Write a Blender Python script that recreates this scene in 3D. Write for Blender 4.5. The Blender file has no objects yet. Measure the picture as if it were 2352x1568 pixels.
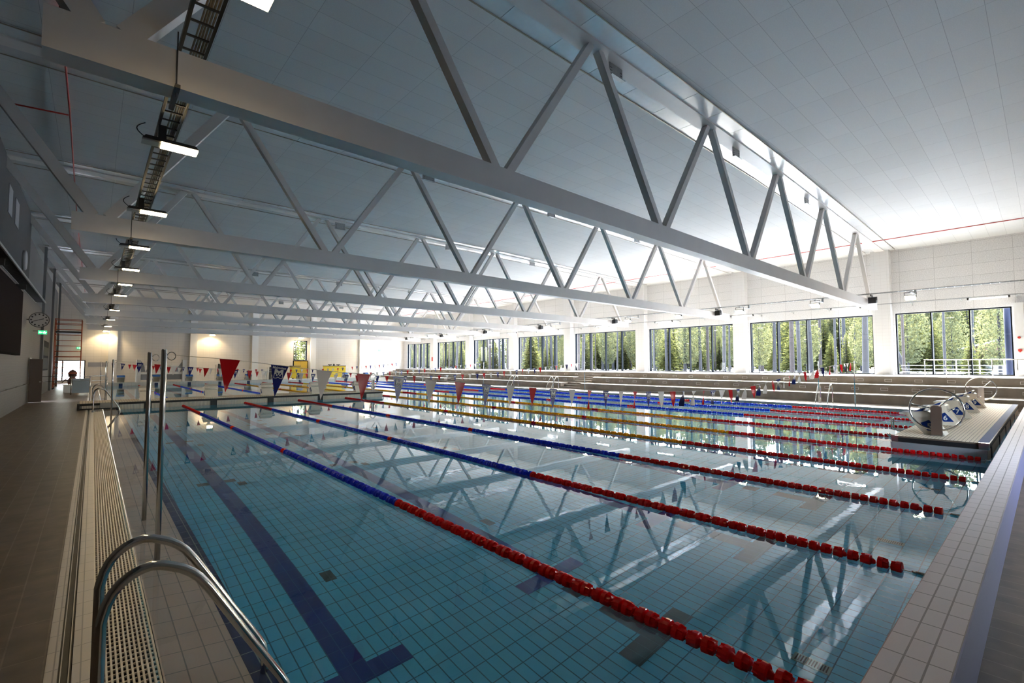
import bpy, math, random
from mathutils import Vector, Matrix
random.seed(7)
C = bpy.context.scene.collection
S = bpy.context.scene
PI = math.pi

# ------------------------------------------------------------------ camera
CAM = (-0.62797, -1.38291, 1.88807); YAW = 0.72356; PIT = 0.04821; ROL = 0.00017; FPX = 1088.62
cd = bpy.data.cameras.new('camera'); cam = bpy.data.objects.new('camera', cd); C.objects.link(cam)
fw = Vector((math.sin(YAW)*math.cos(PIT), math.cos(YAW)*math.cos(PIT), math.sin(PIT)))
rt = Vector((math.cos(YAW), -math.sin(YAW), 0)); up = rt.cross(fw)
M = Matrix((rt, up, -fw)).transposed().to_4x4(); M.translation = CAM
cam.matrix_world = M
cd.sensor_width = 36; cd.lens = 36*FPX/2352; cd.clip_start = 0.05; cd.clip_end = 600
S.camera = cam

# ------------------------------------------------------------------ view, sky, sun, daylight portals
S.view_settings.view_transform = 'Standard'; S.view_settings.look = 'None'
S.view_settings.gamma = 1; S.view_settings.use_curve_mapping = False
S.view_settings.exposure = 1.75
w = bpy.data.worlds.new('sky'); S.world = w; w.use_nodes = True
nt = w.node_tree; nt.nodes.clear()
sky = nt.nodes.new('ShaderNodeTexSky'); sky.sky_type = 'NISHITA'; sky.sun_disc = False
sky.sun_elevation = math.radians(29); sky.sun_rotation = math.radians(65); sky.dust_density = 2.0
bg = nt.nodes.new('ShaderNodeBackground'); bg.inputs[1].default_value = 2.2
wo = nt.nodes.new('ShaderNodeOutputWorld')
hs = nt.nodes.new('ShaderNodeHueSaturation'); hs.inputs['Saturation'].default_value = .55
nt.links.new(sky.outputs[0], hs.inputs['Color']); nt.links.new(hs.outputs[0], bg.inputs[0]); nt.links.new(bg.outputs[0], wo.inputs[0])
sl = bpy.data.lights.new('sun', 'SUN'); sl.energy = 9.0; sl.angle = math.radians(0.6); sl.color = (1, .95, .88)
sun = bpy.data.objects.new('sun', sl); C.objects.link(sun)
travel = Vector((-1, -0.47, -math.tan(math.radians(28.5))*1.105)).normalized()
sun.rotation_euler = travel.to_track_quat('-Z', 'Y').to_euler()
P = 8.33; Y1 = 5.1
WIN = [(-0.2, 4.57, 3)] + [(Y1+.54+P*k, Y1+P*(k+1)-.54, 4) for k in range(7)]
for (a, b, n) in WIN:
    al = bpy.data.lights.new('window_daylight', 'AREA'); al.shape = 'RECTANGLE'; al.size = b-a; al.size_y = 3.6
    al.cycles.is_portal = True
    ao = bpy.data.objects.new('window_daylight', al); C.objects.link(ao); ao.location = (35.6, (a+b)/2, 3.1)
    ao.rotation_euler = Vector((-1, 0, 0)).to_track_quat('-Z', 'Z').to_euler()

al = bpy.data.lights.new('window_daylight', 'AREA'); al.shape = 'RECTANGLE'; al.size = 3.6; al.size_y = 1.5; al.cycles.is_portal = True  # portal for the unseen window added behind the camera
ao = bpy.data.objects.new('window_daylight', al); C.objects.link(ao); ao.location = (11, -4.45, 1.75)
ao.rotation_euler = Vector((0, 1, 0)).to_track_quat('-Z', 'Z').to_euler()

# ------------------------------------------------------------------ materials
MATS = {}
def pm(name, col, rough=.5, metal=0, emit=None, es=0, spec=.5, noise=0, nscale=8, bump=0, bscale=60, coat=0):
    if name in MATS: return MATS[name]
    m = bpy.data.materials.new(name); m.use_nodes = True; MATS[name] = m
    n = m.node_tree; b = n.nodes['Principled BSDF']
    b.inputs['Base Color'].default_value = (*col, 1); b.inputs['Roughness'].default_value = rough
    b.inputs['Metallic'].default_value = metal; b.inputs['Specular IOR Level'].default_value = spec
    if coat: b.inputs['Coat Weight'].default_value = coat; b.inputs['Coat Roughness'].default_value = .1
    if emit: b.inputs['Emission Color'].default_value = (*emit, 1); b.inputs['Emission Strength'].default_value = es
    g = n.nodes.new('ShaderNodeNewGeometry')
    if noise:
        t = n.nodes.new('ShaderNodeTexNoise'); t.inputs['Scale'].default_value = nscale; t.inputs['Detail'].default_value = 4
        n.links.new(g.outputs['Position'], t.inputs['Vector'])
        r = n.nodes.new('ShaderNodeMapRange'); r.inputs[1].default_value = .3; r.inputs[2].default_value = .7
        r.inputs[3].default_value = 1-noise; r.inputs[4].default_value = 1+noise
        n.links.new(t.outputs[0], r.inputs[0])
        x = n.nodes.new('ShaderNodeVectorMath'); x.operation = 'SCALE'; x.inputs[0].default_value = col
        n.links.new(r.outputs[0], x.inputs['Scale']); n.links.new(x.outputs[0], b.inputs['Base Color'])
    if bump:
        t = n.nodes.new('ShaderNodeTexNoise'); t.inputs['Scale'].default_value = bscale
        n.links.new(g.outputs['Position'], t.inputs['Vector'])
        bp = n.nodes.new('ShaderNodeBump'); bp.inputs['Strength'].default_value = bump; bp.inputs['Distance'].default_value = .01
        n.links.new(t.outputs[0], bp.inputs['Height']); n.links.new(bp.outputs[0], b.inputs['Normal'])
    return m

def tile(name, c1, c2, grout, tw, th, axes='xy', off=0, mort=.004, rough=.3, ofs=(0, 0), noise=0, nscale=3, spec=.5, bump=.3, smooth=.1):
    if name in MATS: return MATS[name]
    m = bpy.data.materials.new(name); m.use_nodes = True; MATS[name] = m
    n = m.node_tree; b = n.nodes['Principled BSDF']
    g = n.nodes.new('ShaderNodeNewGeometry'); s = n.nodes.new('ShaderNodeSeparateXYZ'); c = n.nodes.new('ShaderNodeCombineXYZ')
    n.links.new(g.outputs['Position'], s.inputs[0])
    for i in (0, 1):
        a = n.nodes.new('ShaderNodeMath'); a.operation = 'ADD'; a.inputs[1].default_value = ofs[i]+1000*(tw if i == 0 else th)
        n.links.new(s.outputs['xyz'.index(axes[i])], a.inputs[0]); n.links.new(a.outputs[0], c.inputs[i])
    t = n.nodes.new('ShaderNodeTexBrick'); t.offset = off; t.squash = 1
    t.inputs['Scale'].default_value = 1; t.inputs['Brick Width'].default_value = tw; t.inputs['Row Height'].default_value = th
    t.inputs['Mortar Size'].default_value = mort; t.inputs['Mortar Smooth'].default_value = smooth
    t.inputs['Color1'].default_value = (*c1, 1); t.inputs['Color2'].default_value = (*c2, 1); t.inputs['Mortar'].default_value = (*grout, 1)
    n.links.new(c.outputs[0], t.inputs['Vector'])
    out = t.outputs['Color']
    if noise:
        z = n.nodes.new('ShaderNodeTexNoise'); z.inputs['Scale'].default_value = nscale; z.inputs['Detail'].default_value = 6
        n.links.new(g.outputs['Position'], z.inputs['Vector'])
        r = n.nodes.new('ShaderNodeMapRange'); r.inputs[1].default_value = .3; r.inputs[2].default_value = .7
        r.inputs[3].default_value = 1-noise; r.inputs[4].default_value = 1+noise
        n.links.new(z.outputs[0], r.inputs[0])
        x = n.nodes.new('ShaderNodeVectorMath'); x.operation = 'SCALE'
        n.links.new(out, x.inputs[0]); n.links.new(r.outputs[0], x.inputs['Scale']); out = x.outputs[0]
    n.links.new(out, b.inputs['Base Color'])
    b.inputs['Roughness'].default_value = rough; b.inputs['Specular IOR Level'].default_value = spec
    bp = n.nodes.new('ShaderNodeBump'); bp.inputs['Strength'].default_value = bump; bp.inputs['Distance'].default_value = .002
    bp.invert = True
    n.links.new(t.outputs['Fac'], bp.inputs['Height']); n.links.new(bp.outputs[0], b.inputs['Normal'])
    return m

CREAM = pm('cream', (.84, .75, .63), .35, noise=.04)
WHITE = pm('white', (.8, .8, .79), .45)
TRUSS = pm('truss_paint', (.60, .575, .555), .38, noise=.03, nscale=2)
STEEL = pm('stainless', (.62, .6, .57), .14, 1)
STEEL2 = pm('brushed_steel', (.5, .48, .46), .32, 1)
BROWNST = pm('reel_post_steel', (.30, .22, .18), .35, .8)
GALV = pm('galvanised', (.35, .36, .36), .45, .7, noise=.1, nscale=20)
DARKM = pm('dark_metal', (.035, .033, .032), .45, .3)
BLACK = pm('black', (.012, .012, .014), .5)
SCREEN = pm('screen_black', (.008, .007, .008), .9, spec=.02)
RED = pm('red_plastic', (.80, .008, .012), .25, coat=.3)
BLUE = pm('blue_plastic', (.008, .045, .72), .25, coat=.3)
YELLOW = pm('yellow_plastic', (1, .45, .006), .25, coat=.4)
def translucent(m_, c, f):
    nn = m_.node_tree; pb = nn.nodes['Principled BSDF']; oo = nn.nodes['Material Output']
    tr_ = nn.nodes.new('ShaderNodeBsdfTranslucent'); tr_.inputs[0].default_value = (*c, 1)
    mx_ = nn.nodes.new('ShaderNodeMixShader'); mx_.inputs[0].default_value = f
    nn.links.new(pb.outputs[0], mx_.inputs[1]); nn.links.new(tr_.outputs[0], mx_.inputs[2]); nn.links.new(mx_.outputs[0], oo.inputs[0])
translucent(RED, (1, .01, .015), .4); translucent(BLUE, (.01, .07, 1), .4); translucent(YELLOW, (1, .68, .02), .6)
FRED = pm('red_pennant', (.55, .008, .014), .28, noise=.05)
FBLUE = pm('blue_pennant', (.006, .012, .19), .3, noise=.05)
FWHITE = pm('white_pennant', (.95, .88, .84), .4, noise=.04)
for m_ in (FRED, FWHITE):
    nn = m_.node_tree; pb = nn.nodes['Principled BSDF']; oo = nn.nodes['Material Output']
    tr_ = nn.nodes.new('ShaderNodeBsdfTranslucent'); tr_.inputs[0].default_value = (.6, .01, .015, 1) if m_ is FRED else (.9, .82, .78, 1)
    mx_ = nn.nodes.new('ShaderNodeMixShader'); mx_.inputs[0].default_value = .45
    nn.links.new(pb.outputs[0], mx_.inputs[1]); nn.links.new(tr_.outputs[0], mx_.inputs[2]); nn.links.new(mx_.outputs[0], oo.inputs[0])
INKW = pm('white_print', (.8, .8, .8), .5)
INKD = pm('dark_print', (.05, .05, .06), .5)
PBLUE = pm('sign_blue', (.004, .03, .20), .6, spec=.2)
BTOP = pm('block_blue', (.02, .14, .5), .5)
CORD = pm('cord_white', (.7, .7, .68), .6)
CABLE = pm('cable_beige', (.32, .26, .17), .6, noise=.25, nscale=14)
PIPE = pm('sprinkler_red', (.42, .03, .02), .4)
FRAME = pm('window_frame_black', (.006, .008, .011), .7, spec=.05)
LAMP = pm('lamp_warm', (.9, .8, .6), .4, emit=(1, .76, .42), es=20)
TUBE = pm('tube_white', (.9, .9, .9), .4, emit=(1, .95, .88), es=2.5)
EXITG = pm('exit_green', (.02, .5, .2), .4, emit=(.05, .9, .35), es=.25)
SCAF = pm('scaffold_orange', (.45, .09, .03), .45, noise=.1)
SCAFB = pm('scaffold_deck', (.03, .028, .025), .7)
YCAB = pm('yellow_cover', (.7, .5, .01), .45, noise=.05)
YDOOR = pm('yellow_door', (.55, .36, .02), .4, noise=.05)
CONC = pm('bleacher_concrete', (.30, .255, .21), .75, noise=.16, nscale=2.2, bump=.2)
TREAD = pm('bleacher_tread', (.52, .49, .45), .5, noise=.04)
CEILM = pm('ceiling_reflector', (.78, .79, .8), .22, .25, noise=.03)
DECKN = tile('deck_tile', (.095, .066, .048), (.12, .085, .063), (.165, .13, .10), .6, .2, 'yx', .5, .005, .42, noise=.28, nscale=5)
WTILE = tile('white_tile', (.74, .68, .62), (.70, .645, .59), (.42, .38, .34), .25, .1, 'xy', 0, .006, .28, ofs=(0, .0))
WTILE2 = tile('white_edge_tile', (.70, .62, .54), (.67, .6, .52), (.4, .35, .3), .25, .125, 'yx', 0, .004, .3)
LEDGET = tile('ledge_tile', (.82, .68, .58), (.80, .66, .57), (.42, .37, .32), .25, .125, 'yx', 0, .004, .35)
BTILE = tile('blue_band_tile', (.008, .025, .13), (.01, .03, .15), (.3, .35, .4), .25, .125, 'yx', 0, .004, .3)
POOLT = tile('pool_floor_tile', (.085, .55, .80), (.10, .57, .82), (.025, .17, .30), .25, .125, 'yx', 0, .006, .5, ofs=(0, 0), noise=.05, nscale=1)
POOLTX = tile('pool_wall_tile_x', (.085, .55, .80), (.10, .57, .82), (.03, .14, .22), .25, .125, 'yz', 0, .005, .5)
POOLTY = tile('pool_wall_tile_y', (.085, .55, .80), (.10, .57, .82), (.03, .14, .22), .25, .125, 'xz', 0, .005, .5)
LINEB = tile('lane_line_blue', (.0, .03, .22), (.0, .036, .24), (.02, .10, .3), .25, .125, 'yx', 0, .003, .5)
LINEG = tile('marker_grey', (.035, .07, .085), (.04, .08, .095), (.06, .14, .17), .25, .125, 'yx', 0, .003, .5)
FARW = tile('far_wall_block', (.70, .665, .62), (.68, .645, .60), (.56, .53, .49), .6, .3, 'xz', 0, .008, .7)
LEFTW = tile('left_wall_tile', (.07, .06, .053), (.077, .067, .06), (.052, .046, .041), .3, .1, 'yz', .5, .004, .55)
GREYW = pm('grey_wall', (.14, .143, .147), .7)
LEFTU = tile('left_upper_panel', (.048, .05, .053), (.053, .055, .058), (.035, .035, .038), 1.2, 9, 'yz', 0, .006, .8, noise=.1, nscale=30)
RIGHTW = tile('woodwool_panel', (.68, .665, .655), (.65, .64, .63), (.40, .39, .38), 1.55, .62, 'yz', 0, .007, .85, ofs=(.35, .1), noise=.14, nscale=22)
NEARW = pm('near_wall_paint', (.4, .4, .4), .8)
CEIL = tile('ceiling_panel', (.60, .60, .59), (.57, .57, .56), (.36, .36, .36), 1.4, .635, 'xy', 0, .005, .62, ofs=(.25, -.47), noise=.05, nscale=60, bump=.2)
COLM = tile('column_paint', (.68, .67, .66), (.67, .66, .65), (.55, .53, .51), .3, .2, 'yz', 0, .004, .6)
BULKT = tile('bulkhead_top', (.84, .71, .54), (.82, .69, .53), (.15, .11, .08), .09, .06, 'xy', 0, .004, .8, spec=.15)
COVER = pm('coping_face_blue', (.27, .26, .42), .4)
SNOW = pm('snow', (.85, .87, .92), .6, noise=.1, nscale=.5)
BARK = pm('bark_grey', (.0045, .0045, .0062), .9, noise=.35, nscale=9)
BARKR = pm('bark_red', (.009, .0052, .0045), .9, noise=.3, nscale=7)
HOUSE = pm('house_red', (.030, .004, .004), .7, noise=.08)
ASPH = pm('rough_grey', (.25, .25, .25), .8)

def glass_mat(name, tint=(.93, .97, .97)):
    m = bpy.data.materials.new(name); m.use_nodes = True; n = m.node_tree; n.nodes.clear()
    o = n.nodes.new('ShaderNodeOutputMaterial'); mx = n.nodes.new('ShaderNodeMixShader')
    t = n.nodes.new('ShaderNodeBsdfTransparent'); t.inputs[0].default_value = (*tint, 1)
    g = n.nodes.new('ShaderNodeBsdfGlossy'); g.inputs['Roughness'].default_value = 0.0
    f = n.nodes.new('ShaderNodeFresnel'); f.inputs[0].default_value = 1.5
    # one thin pane: the same reflectance from either side
    ge = n.nodes.new('ShaderNodeNewGeometry'); io = n.nodes.new('ShaderNodeMapRange'); io.inputs[3].default_value = 1.5; io.inputs[4].default_value = 1/1.5
    n.links.new(ge.outputs['Backfacing'], io.inputs[0]); n.links.new(io.outputs[0], f.inputs[0])
    n.links.new(f.outputs[0], mx.inputs[0]); n.links.new(t.outputs[0], mx.inputs[1]); n.links.new(g.outputs[0], mx.inputs[2])
    n.links.new(mx.outputs[0], o.inputs[0]); MATS[name] = m; return m
GLASS = glass_mat('pane_glass')

def water_mat():
    m = bpy.data.materials.new('pool_water'); m.use_nodes = True; n = m.node_tree; n.nodes.clear()
    o = n.nodes.new('ShaderNodeOutputMaterial'); g = n.nodes.new('ShaderNodeBsdfGlass')
    g.inputs['IOR'].default_value = 1.333; g.inputs['Roughness'].default_value = 0; g.inputs['Color'].default_value = (.98, .995, 1, 1)
    ge = n.nodes.new('ShaderNodeNewGeometry')
    a = n.nodes.new('ShaderNodeTexNoise'); a.inputs['Scale'].default_value = 1.3; a.inputs['Detail'].default_value = 2; a.inputs['Distortion'].default_value = .6
    b = n.nodes.new('ShaderNodeTexNoise'); b.inputs['Scale'].default_value = 11; b.inputs['Detail'].default_value = 1.5
    for t in (a, b): n.links.new(ge.outputs['Position'], t.inputs['Vector'])
    k = n.nodes.new('ShaderNodeMath'); k.operation = 'MULTIPLY_ADD'; k.inputs[1].default_value = .13
    n.links.new(b.outputs[0], k.inputs[0])
    k2 = n.nodes.new('ShaderNodeMath'); k2.operation = 'MULTIPLY'; k2.inputs[1].default_value = .6
    n.links.new(a.outputs[0], k2.inputs[0]); n.links.new(k2.outputs[0], k.inputs[2])
    # calm patches and slightly rougher patches
    p = n.nodes.new('ShaderNodeTexNoise'); p.inputs['Scale'].default_value = .22
    n.links.new(ge.outputs['Position'], p.inputs['Vector'])
    r = n.nodes.new('ShaderNodeMapRange'); r.inputs[1].default_value = .4; r.inputs[2].default_value = .65; r.inputs[3].default_value = .25; r.inputs[4].default_value = 1.0
    n.links.new(p.outputs[0], r.inputs[0])
    h = n.nodes.new('ShaderNodeMath'); h.operation = 'MULTIPLY'
    n.links.new(k.outputs[0], h.inputs[0]); n.links.new(r.outputs[0], h.inputs[1])
    bp = n.nodes.new('ShaderNodeBump'); bp.inputs['Strength'].default_value = 1.0; bp.inputs['Distance'].default_value = .0024
    n.links.new(h.outputs[0], bp.inputs['Height']); n.links.new(bp.outputs[0], g.inputs['Normal'])
    n.links.new(g.outputs[0], o.inputs[0]); MATS['pool_water'] = m; return m
WATER = water_mat()

def leaf_mat(name, c, tc):
    m = bpy.data.materials.new(name); m.use_nodes = True; n = m.node_tree; n.nodes.clear()
    o = n.nodes.new('ShaderNodeOutputMaterial'); mx = n.nodes.new('ShaderNodeMixShader'); mx.inputs[0].default_value = .45
    d = n.nodes.new('ShaderNodeBsdfDiffuse'); t = n.nodes.new('ShaderNodeBsdfTranslucent')
    g = n.nodes.new('ShaderNodeNewGeometry'); z = n.nodes.new('ShaderNodeTexNoise'); z.inputs['Scale'].default_value = 1.7
    n.links.new(g.outputs['Position'], z.inputs['Vector'])
    for (nd, cc) in ((d, c), (t, tc)):
        r = n.nodes.new('ShaderNodeMapRange'); r.inputs[1].default_value = .3; r.inputs[2].default_value = .7; r.inputs[3].default_value = .55; r.inputs[4].default_value = 1.5
        n.links.new(z.outputs[0], r.inputs[0])
        x = n.nodes.new('ShaderNodeVectorMath'); x.operation = 'SCALE'; x.inputs[0].default_value = cc
        n.links.new(r.outputs[0], x.inputs['Scale']); n.links.new(x.outputs[0], nd.inputs[0])
    n.links.new(d.outputs[0], mx.inputs[1]); n.links.new(t.outputs[0], mx.inputs[2]); n.links.new(mx.outputs[0], o.inputs[0])
    MATS[name] = m; return m
LEAF = leaf_mat('spruce_needles', (.035, .043, .022), (.14, .14, .04))
LEAF2 = leaf_mat('pine_needles', (.035, .042, .028), (.12, .12, .05))

# ------------------------------------------------------------------ mesh builder
class MB:
    def __init__(s): s.v = []; s.f = []; s.s = []
    def quad(s, *p):
        i = len(s.v); s.v += [tuple(q) for q in p]; s.f.append(tuple(range(i, i+len(p)))); s.s.append(False); return s
    def box(s, x0, x1, y0, y1, z0, z1):
        i = len(s.v)
        s.v += [(x0, y0, z0), (x1, y0, z0), (x1, y1, z0), (x0, y1, z0), (x0, y0, z1), (x1, y0, z1), (x1, y1, z1), (x0, y1, z1)]
        for q in ((0, 3, 2, 1), (4, 5, 6, 7), (0, 1, 5, 4), (1, 2, 6, 5), (2, 3, 7, 6), (3, 0, 4, 7)):
            s.f.append(tuple(i+k for k in q)); s.s.append(False)
        return s
    def bar(s, a, b, wd, ht, side=None):
        a = Vector(a); b = Vector(b); d = (b-a).normalized()
        if side is None: side = Vector((0, 1, 0)) if abs(d.y) < .9 else Vector((1, 0, 0))
        u = Vector(side); u = (u-d*u.dot(d)).normalized(); v = d.cross(u)
        i = len(s.v)
        for q in (a, b):
            for (m, n) in ((-1, -1), (1, -1), (1, 1), (-1, 1)): s.v.append(tuple(q+u*m*wd/2+v*n*ht/2))
        for q in ((0, 3, 2, 1), (4, 5, 6, 7), (0, 1, 5, 4), (1, 2, 6, 5), (2, 3, 7, 6), (3, 0, 4, 7)):
            s.f.append(tuple(i+k for k in q)); s.s.append(False)
        return s
    def prism(s, poly, axis, a, b):
        # poly in the plane normal to axis; axis 0:(y,z) 1:(x,z) 2:(x,y)
        n = len(poly); i = len(s.v)
        for t in (a, b):
            for (p, q) in poly: s.v.append({0: (t, p, q), 1: (p, t, q), 2: (p, q, t)}[axis])
        s.f.append(tuple(range(i+n-1, i-1, -1))); s.f.append(tuple(range(i+n, i+2*n))); s.s += [False, False]
        for k in range(n): s.f.append((i+k, i+(k+1) % n, i+n+(k+1) % n, i+n+k)); s.s.append(False)
        return s
    def tube(s, pts, r, n=8, closed=False, caps=True):
        pts = [Vector(p) for p in pts]; m = len(pts); i = len(s.v); u = None
        for k, p in enumerate(pts):
            if closed: d = (pts[(k+1) % m]-pts[k-1]).normalized()
            else: d = (pts[min(k+1, m-1)]-pts[max(k-1, 0)]).normalized()
            if u is None:
                u = Vector((0, 0, 1)) if abs(d.z) < .9 else Vector((1, 0, 0))
            u = (u-d*u.dot(d)).normalized(); v = d.cross(u)
            for q in range(n):
                t = 2*PI*q/n; s.v.append(tuple(p+u*math.cos(t)*r+v*math.sin(t)*r))
        for k in range(m if closed else m-1):
            a = i+k*n; b = i+((k+1) % m)*n
            for q in range(n): s.f.append((a+q, a+(q+1) % n, b+(q+1) % n, b+q)); s.s.append(True)
        if not closed and caps:
            s.f.append(tuple(range(i+n-1, i-1, -1))); s.f.append(tuple(i+(m-1)*n+q for q in range(n))); s.s += [False, False]
        return s
    def lathe(s, o, d, prof, n=12, smooth=True):
        o = Vector(o); d = Vector(d).normalized(); u = Vector((0, 0, 1)) if abs(d.z) < .9 else Vector((1, 0, 0))
        u = (u-d*u.dot(d)).normalized(); v = d.cross(u); i = len(s.v)
        for (t, r) in prof:
            for q in range(n):
                a = 2*PI*q/n; s.v.append(tuple(o+d*t+u*math.cos(a)*r+v*math.sin(a)*r))
        for k in range(len(prof)-1):
            a = i+k*n; b = a+n
            for q in range(n): s.f.append((a+q, a+(q+1) % n, b+(q+1) % n, b+q)); s.s.append(smooth)
        s.f.append(tuple(range(i+n-1, i-1, -1))); s.f.append(tuple(i+(len(prof)-1)*n+q for q in range(n))); s.s += [False, False]
        return s
    def mesh(s, name, mat, org=(0, 0, 0)):
        me = bpy.data.meshes.new(name)
        me.from_pydata([(a-org[0], b-org[1], c-org[2]) for a, b, c in s.v], [], s.f)
        me.polygons.foreach_set('use_smooth', s.s)
        if mat: me.materials.append(mat)
        me.update(); return me
    def build(s, name, mat, parent=None, org=None):
        # vertices are world coordinates for top-level things and their parts; org shifts them to the parent's origin
        if org is None: org = parent_org(parent) if parent else center_base(s.v)
        me = s.mesh(name, mat, org)
        o = bpy.data.objects.new(name, me); C.objects.link(o)
        if parent: o.parent = parent
        else: o.location = org
        return o
def center_base(v):
    xs = [p[0] for p in v]; ys = [p[1] for p in v]; zs = [p[2] for p in v]
    return ((min(xs)+max(xs))/2, (min(ys)+max(ys))/2, min(zs))
def parent_org(o):
    p = Vector((0, 0, 0))
    while o: p += o.location; o = o.parent
    return tuple(p)
def tag(o, label=None, cat=None, group=None, kind=None):
    if label: o['label'] = label
    if cat: o['category'] = cat
    if group: o['group'] = group
    if kind: o['kind'] = kind
    return o
def thing(name, label, cat, loc=(0, 0, 0), group=None):
    o = bpy.data.objects.new(name, None); C.objects.link(o); o.location = loc; o.empty_display_size = .2
    return tag(o, label, cat, group)
def struct(name, mb, m, parent=None):
    o = mb.build(name, m, parent)
    if not parent: o['kind'] = 'structure'
    return o
def dup(root, loc, label=None, group=None, rz=None, sc=None):
    def cp(o, par):
        c = o.copy(); C.objects.link(c)
        if par: c.parent = par
        for ch in o.children: cp(ch, c)
        return c
    r = cp(root, None); r.location = loc
    if rz is not None: r.rotation_euler[2] = rz
    if sc is not None: r.scale = (sc, sc, sc)
    if label: r['label'] = label
    if group: r['group'] = group
    return r
ORD = ['first', 'second', 'third', 'fourth', 'fifth', 'sixth', 'seventh', 'eighth', 'ninth', 'tenth', 'eleventh', 'twelfth', 'thirteenth',
       'fourteenth', 'fifteenth', 'sixteenth', 'seventeenth', 'eighteenth', 'nineteenth', 'twentieth']
TXT = {}
def text_mesh(body, size, bold=0.0):
    key = (body, size, bold)
    if key in TXT: return TXT[key]
    c = bpy.data.curves.new('t', 'FONT'); c.body = body; c.size = size; c.align_x = 'CENTER'; c.align_y = 'CENTER'; c.offset = bold; c.resolution_u = 3
    o = bpy.data.objects.new('t', c); C.objects.link(o)
    dg = bpy.context.evaluated_depsgraph_get(); dg.update()
    me = bpy.data.meshes.new_from_object(o.evaluated_get(dg))
    vs = [tuple(v.co) for v in me.vertices]; fs = [tuple(p.vertices) for p in me.polygons]
    bpy.data.objects.remove(o); bpy.data.curves.remove(c)
    TXT[key] = (vs, fs); return TXT[key]
def text_part(name, body, size, mat, parent, o, ux, uz, bold=0.0):
    # o: local position of the centre; ux / uz: local directions of the text's x and y
    vs, fs = text_mesh(body, size, bold); o = Vector(o); ux = Vector(ux).normalized(); uz = Vector(uz).normalized()
    me = bpy.data.meshes.new(name); me.from_pydata([tuple(o+ux*v[0]+uz*v[1]) for v in vs], [], fs); me.materials.append(mat); me.update()
    ob = bpy.data.objects.new(name, me); C.objects.link(ob); ob.parent = parent; return ob

# ================================================================== SETTING
YE = 64.0; YN = -4.0; XR = 35.0; XL = -3.0; YP = 52.4
# floors
struct('floor', MB().box(XL-.3, -.78, YN, YE, -.25, 0), DECKN)
struct('floor', MB().box(-.78, XR, YN, -1.0, -.3, -.12), DECKN)
struct('floor', MB().box(-.78, XR, YP+.6, YE, -.25, 0.0), tile('far_deck_tile', (.45, .42, .38), (.42, .39, .36), (.3, .28, .25), .3, .3, 'xy', 0, .005, .4))
struct('floor', MB().box(26.1, 27.3, -1.0, YP+.6, -.25, 0.0), tile('side_deck_tile', (.5, .48, .45), (.47, .45, .42), (.35, .33, .31), .3, .3, 'xy', 0, .005, .4))
# left edge strips
struct('trim_1', MB().box(-.79, -.73, -1.0, YP+.6, -.2, .004), WTILE2)
struct('trim_2', MB().box(-.665, -.56, -1.0, YP+.6, -.2, .004), WTILE2)
g = thing('drain_channel', 'narrow dark slot drain running along the white tiled left pool edge', 'drain', (-.7, 25, -.03))
MB().box(-.73, -.665, -1.0, YP, -.2, -.03).build('channel', pm('drain_dark', (.05, .042, .035), .5, noise=.2), g)
MB().box(-.72, -.715, -1.0, YP, -.03, 0).box(-.682, -.677, -1.0, YP, -.03, 0).build('edge_rail', STEEL2, g)
# pool shell
FL = -1.8
struct('pool_floor', MB().box(.26, 25.2, -.7, YP, FL-.1, FL), POOLT)
led = MB(); led.quad((-.25, -.7, -.004), (.17, -.7, -.10), (.17, YP, -.10), (-.25, YP, -.004))
struct('pool_ledge', led, LEDGET)
struct('pool_ledge_band', MB().box(.17, .29, -.7, YP, -.3, -.098), BTILE)
struct('pool_wall_left', MB().box(.16, .27, -.7, YP, FL, -.29), POOLTX)
struct('pool_wall_right', MB().box(25.1, 25.3, -.7, YP, FL, -.1), POOLTX)
struct('pool_wall_near', MB().box(.1, 25.3, -.9, -.705, FL, -.02), POOLTY)
struct('pool_wall_far', MB().box(-.1, 25.3, YP, YP+.2, FL, .0), POOLTY)
struct('trim_3', MB().box(25.1, 26.15, -.7, YP+.6, -.25, .003), tile('gutter_tile', (.66, .64, .6), (.63, .6, .57), (.3, .28, .26), .25, .03, 'yx', 0, .01, .4))
# near coping (raised end wall) and far end wall
struct('coping_near', MB().box(-.8, 26.8, -1.0, -.70, -.3, .30), tile('coping_tile', (.92, .82, .82), (.90, .80, .80), (.45, .37, .36), .25, .1, 'xy', 0, .005, .55, spec=.3, ofs=(0, .0)))
struct('coping_face', MB().box(-.8, 26.8, -1.008, -1.0, -.3, .298), COVER)
struct('coping_far', MB().box(-.8, 26.5, YP, YP+.6, -.3, .30), tile('coping_far_tile', (.7, .67, .62), (.68, .65, .6), (.5, .47, .43), .25, .1, 'xz', 0, .006, .4))
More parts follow.
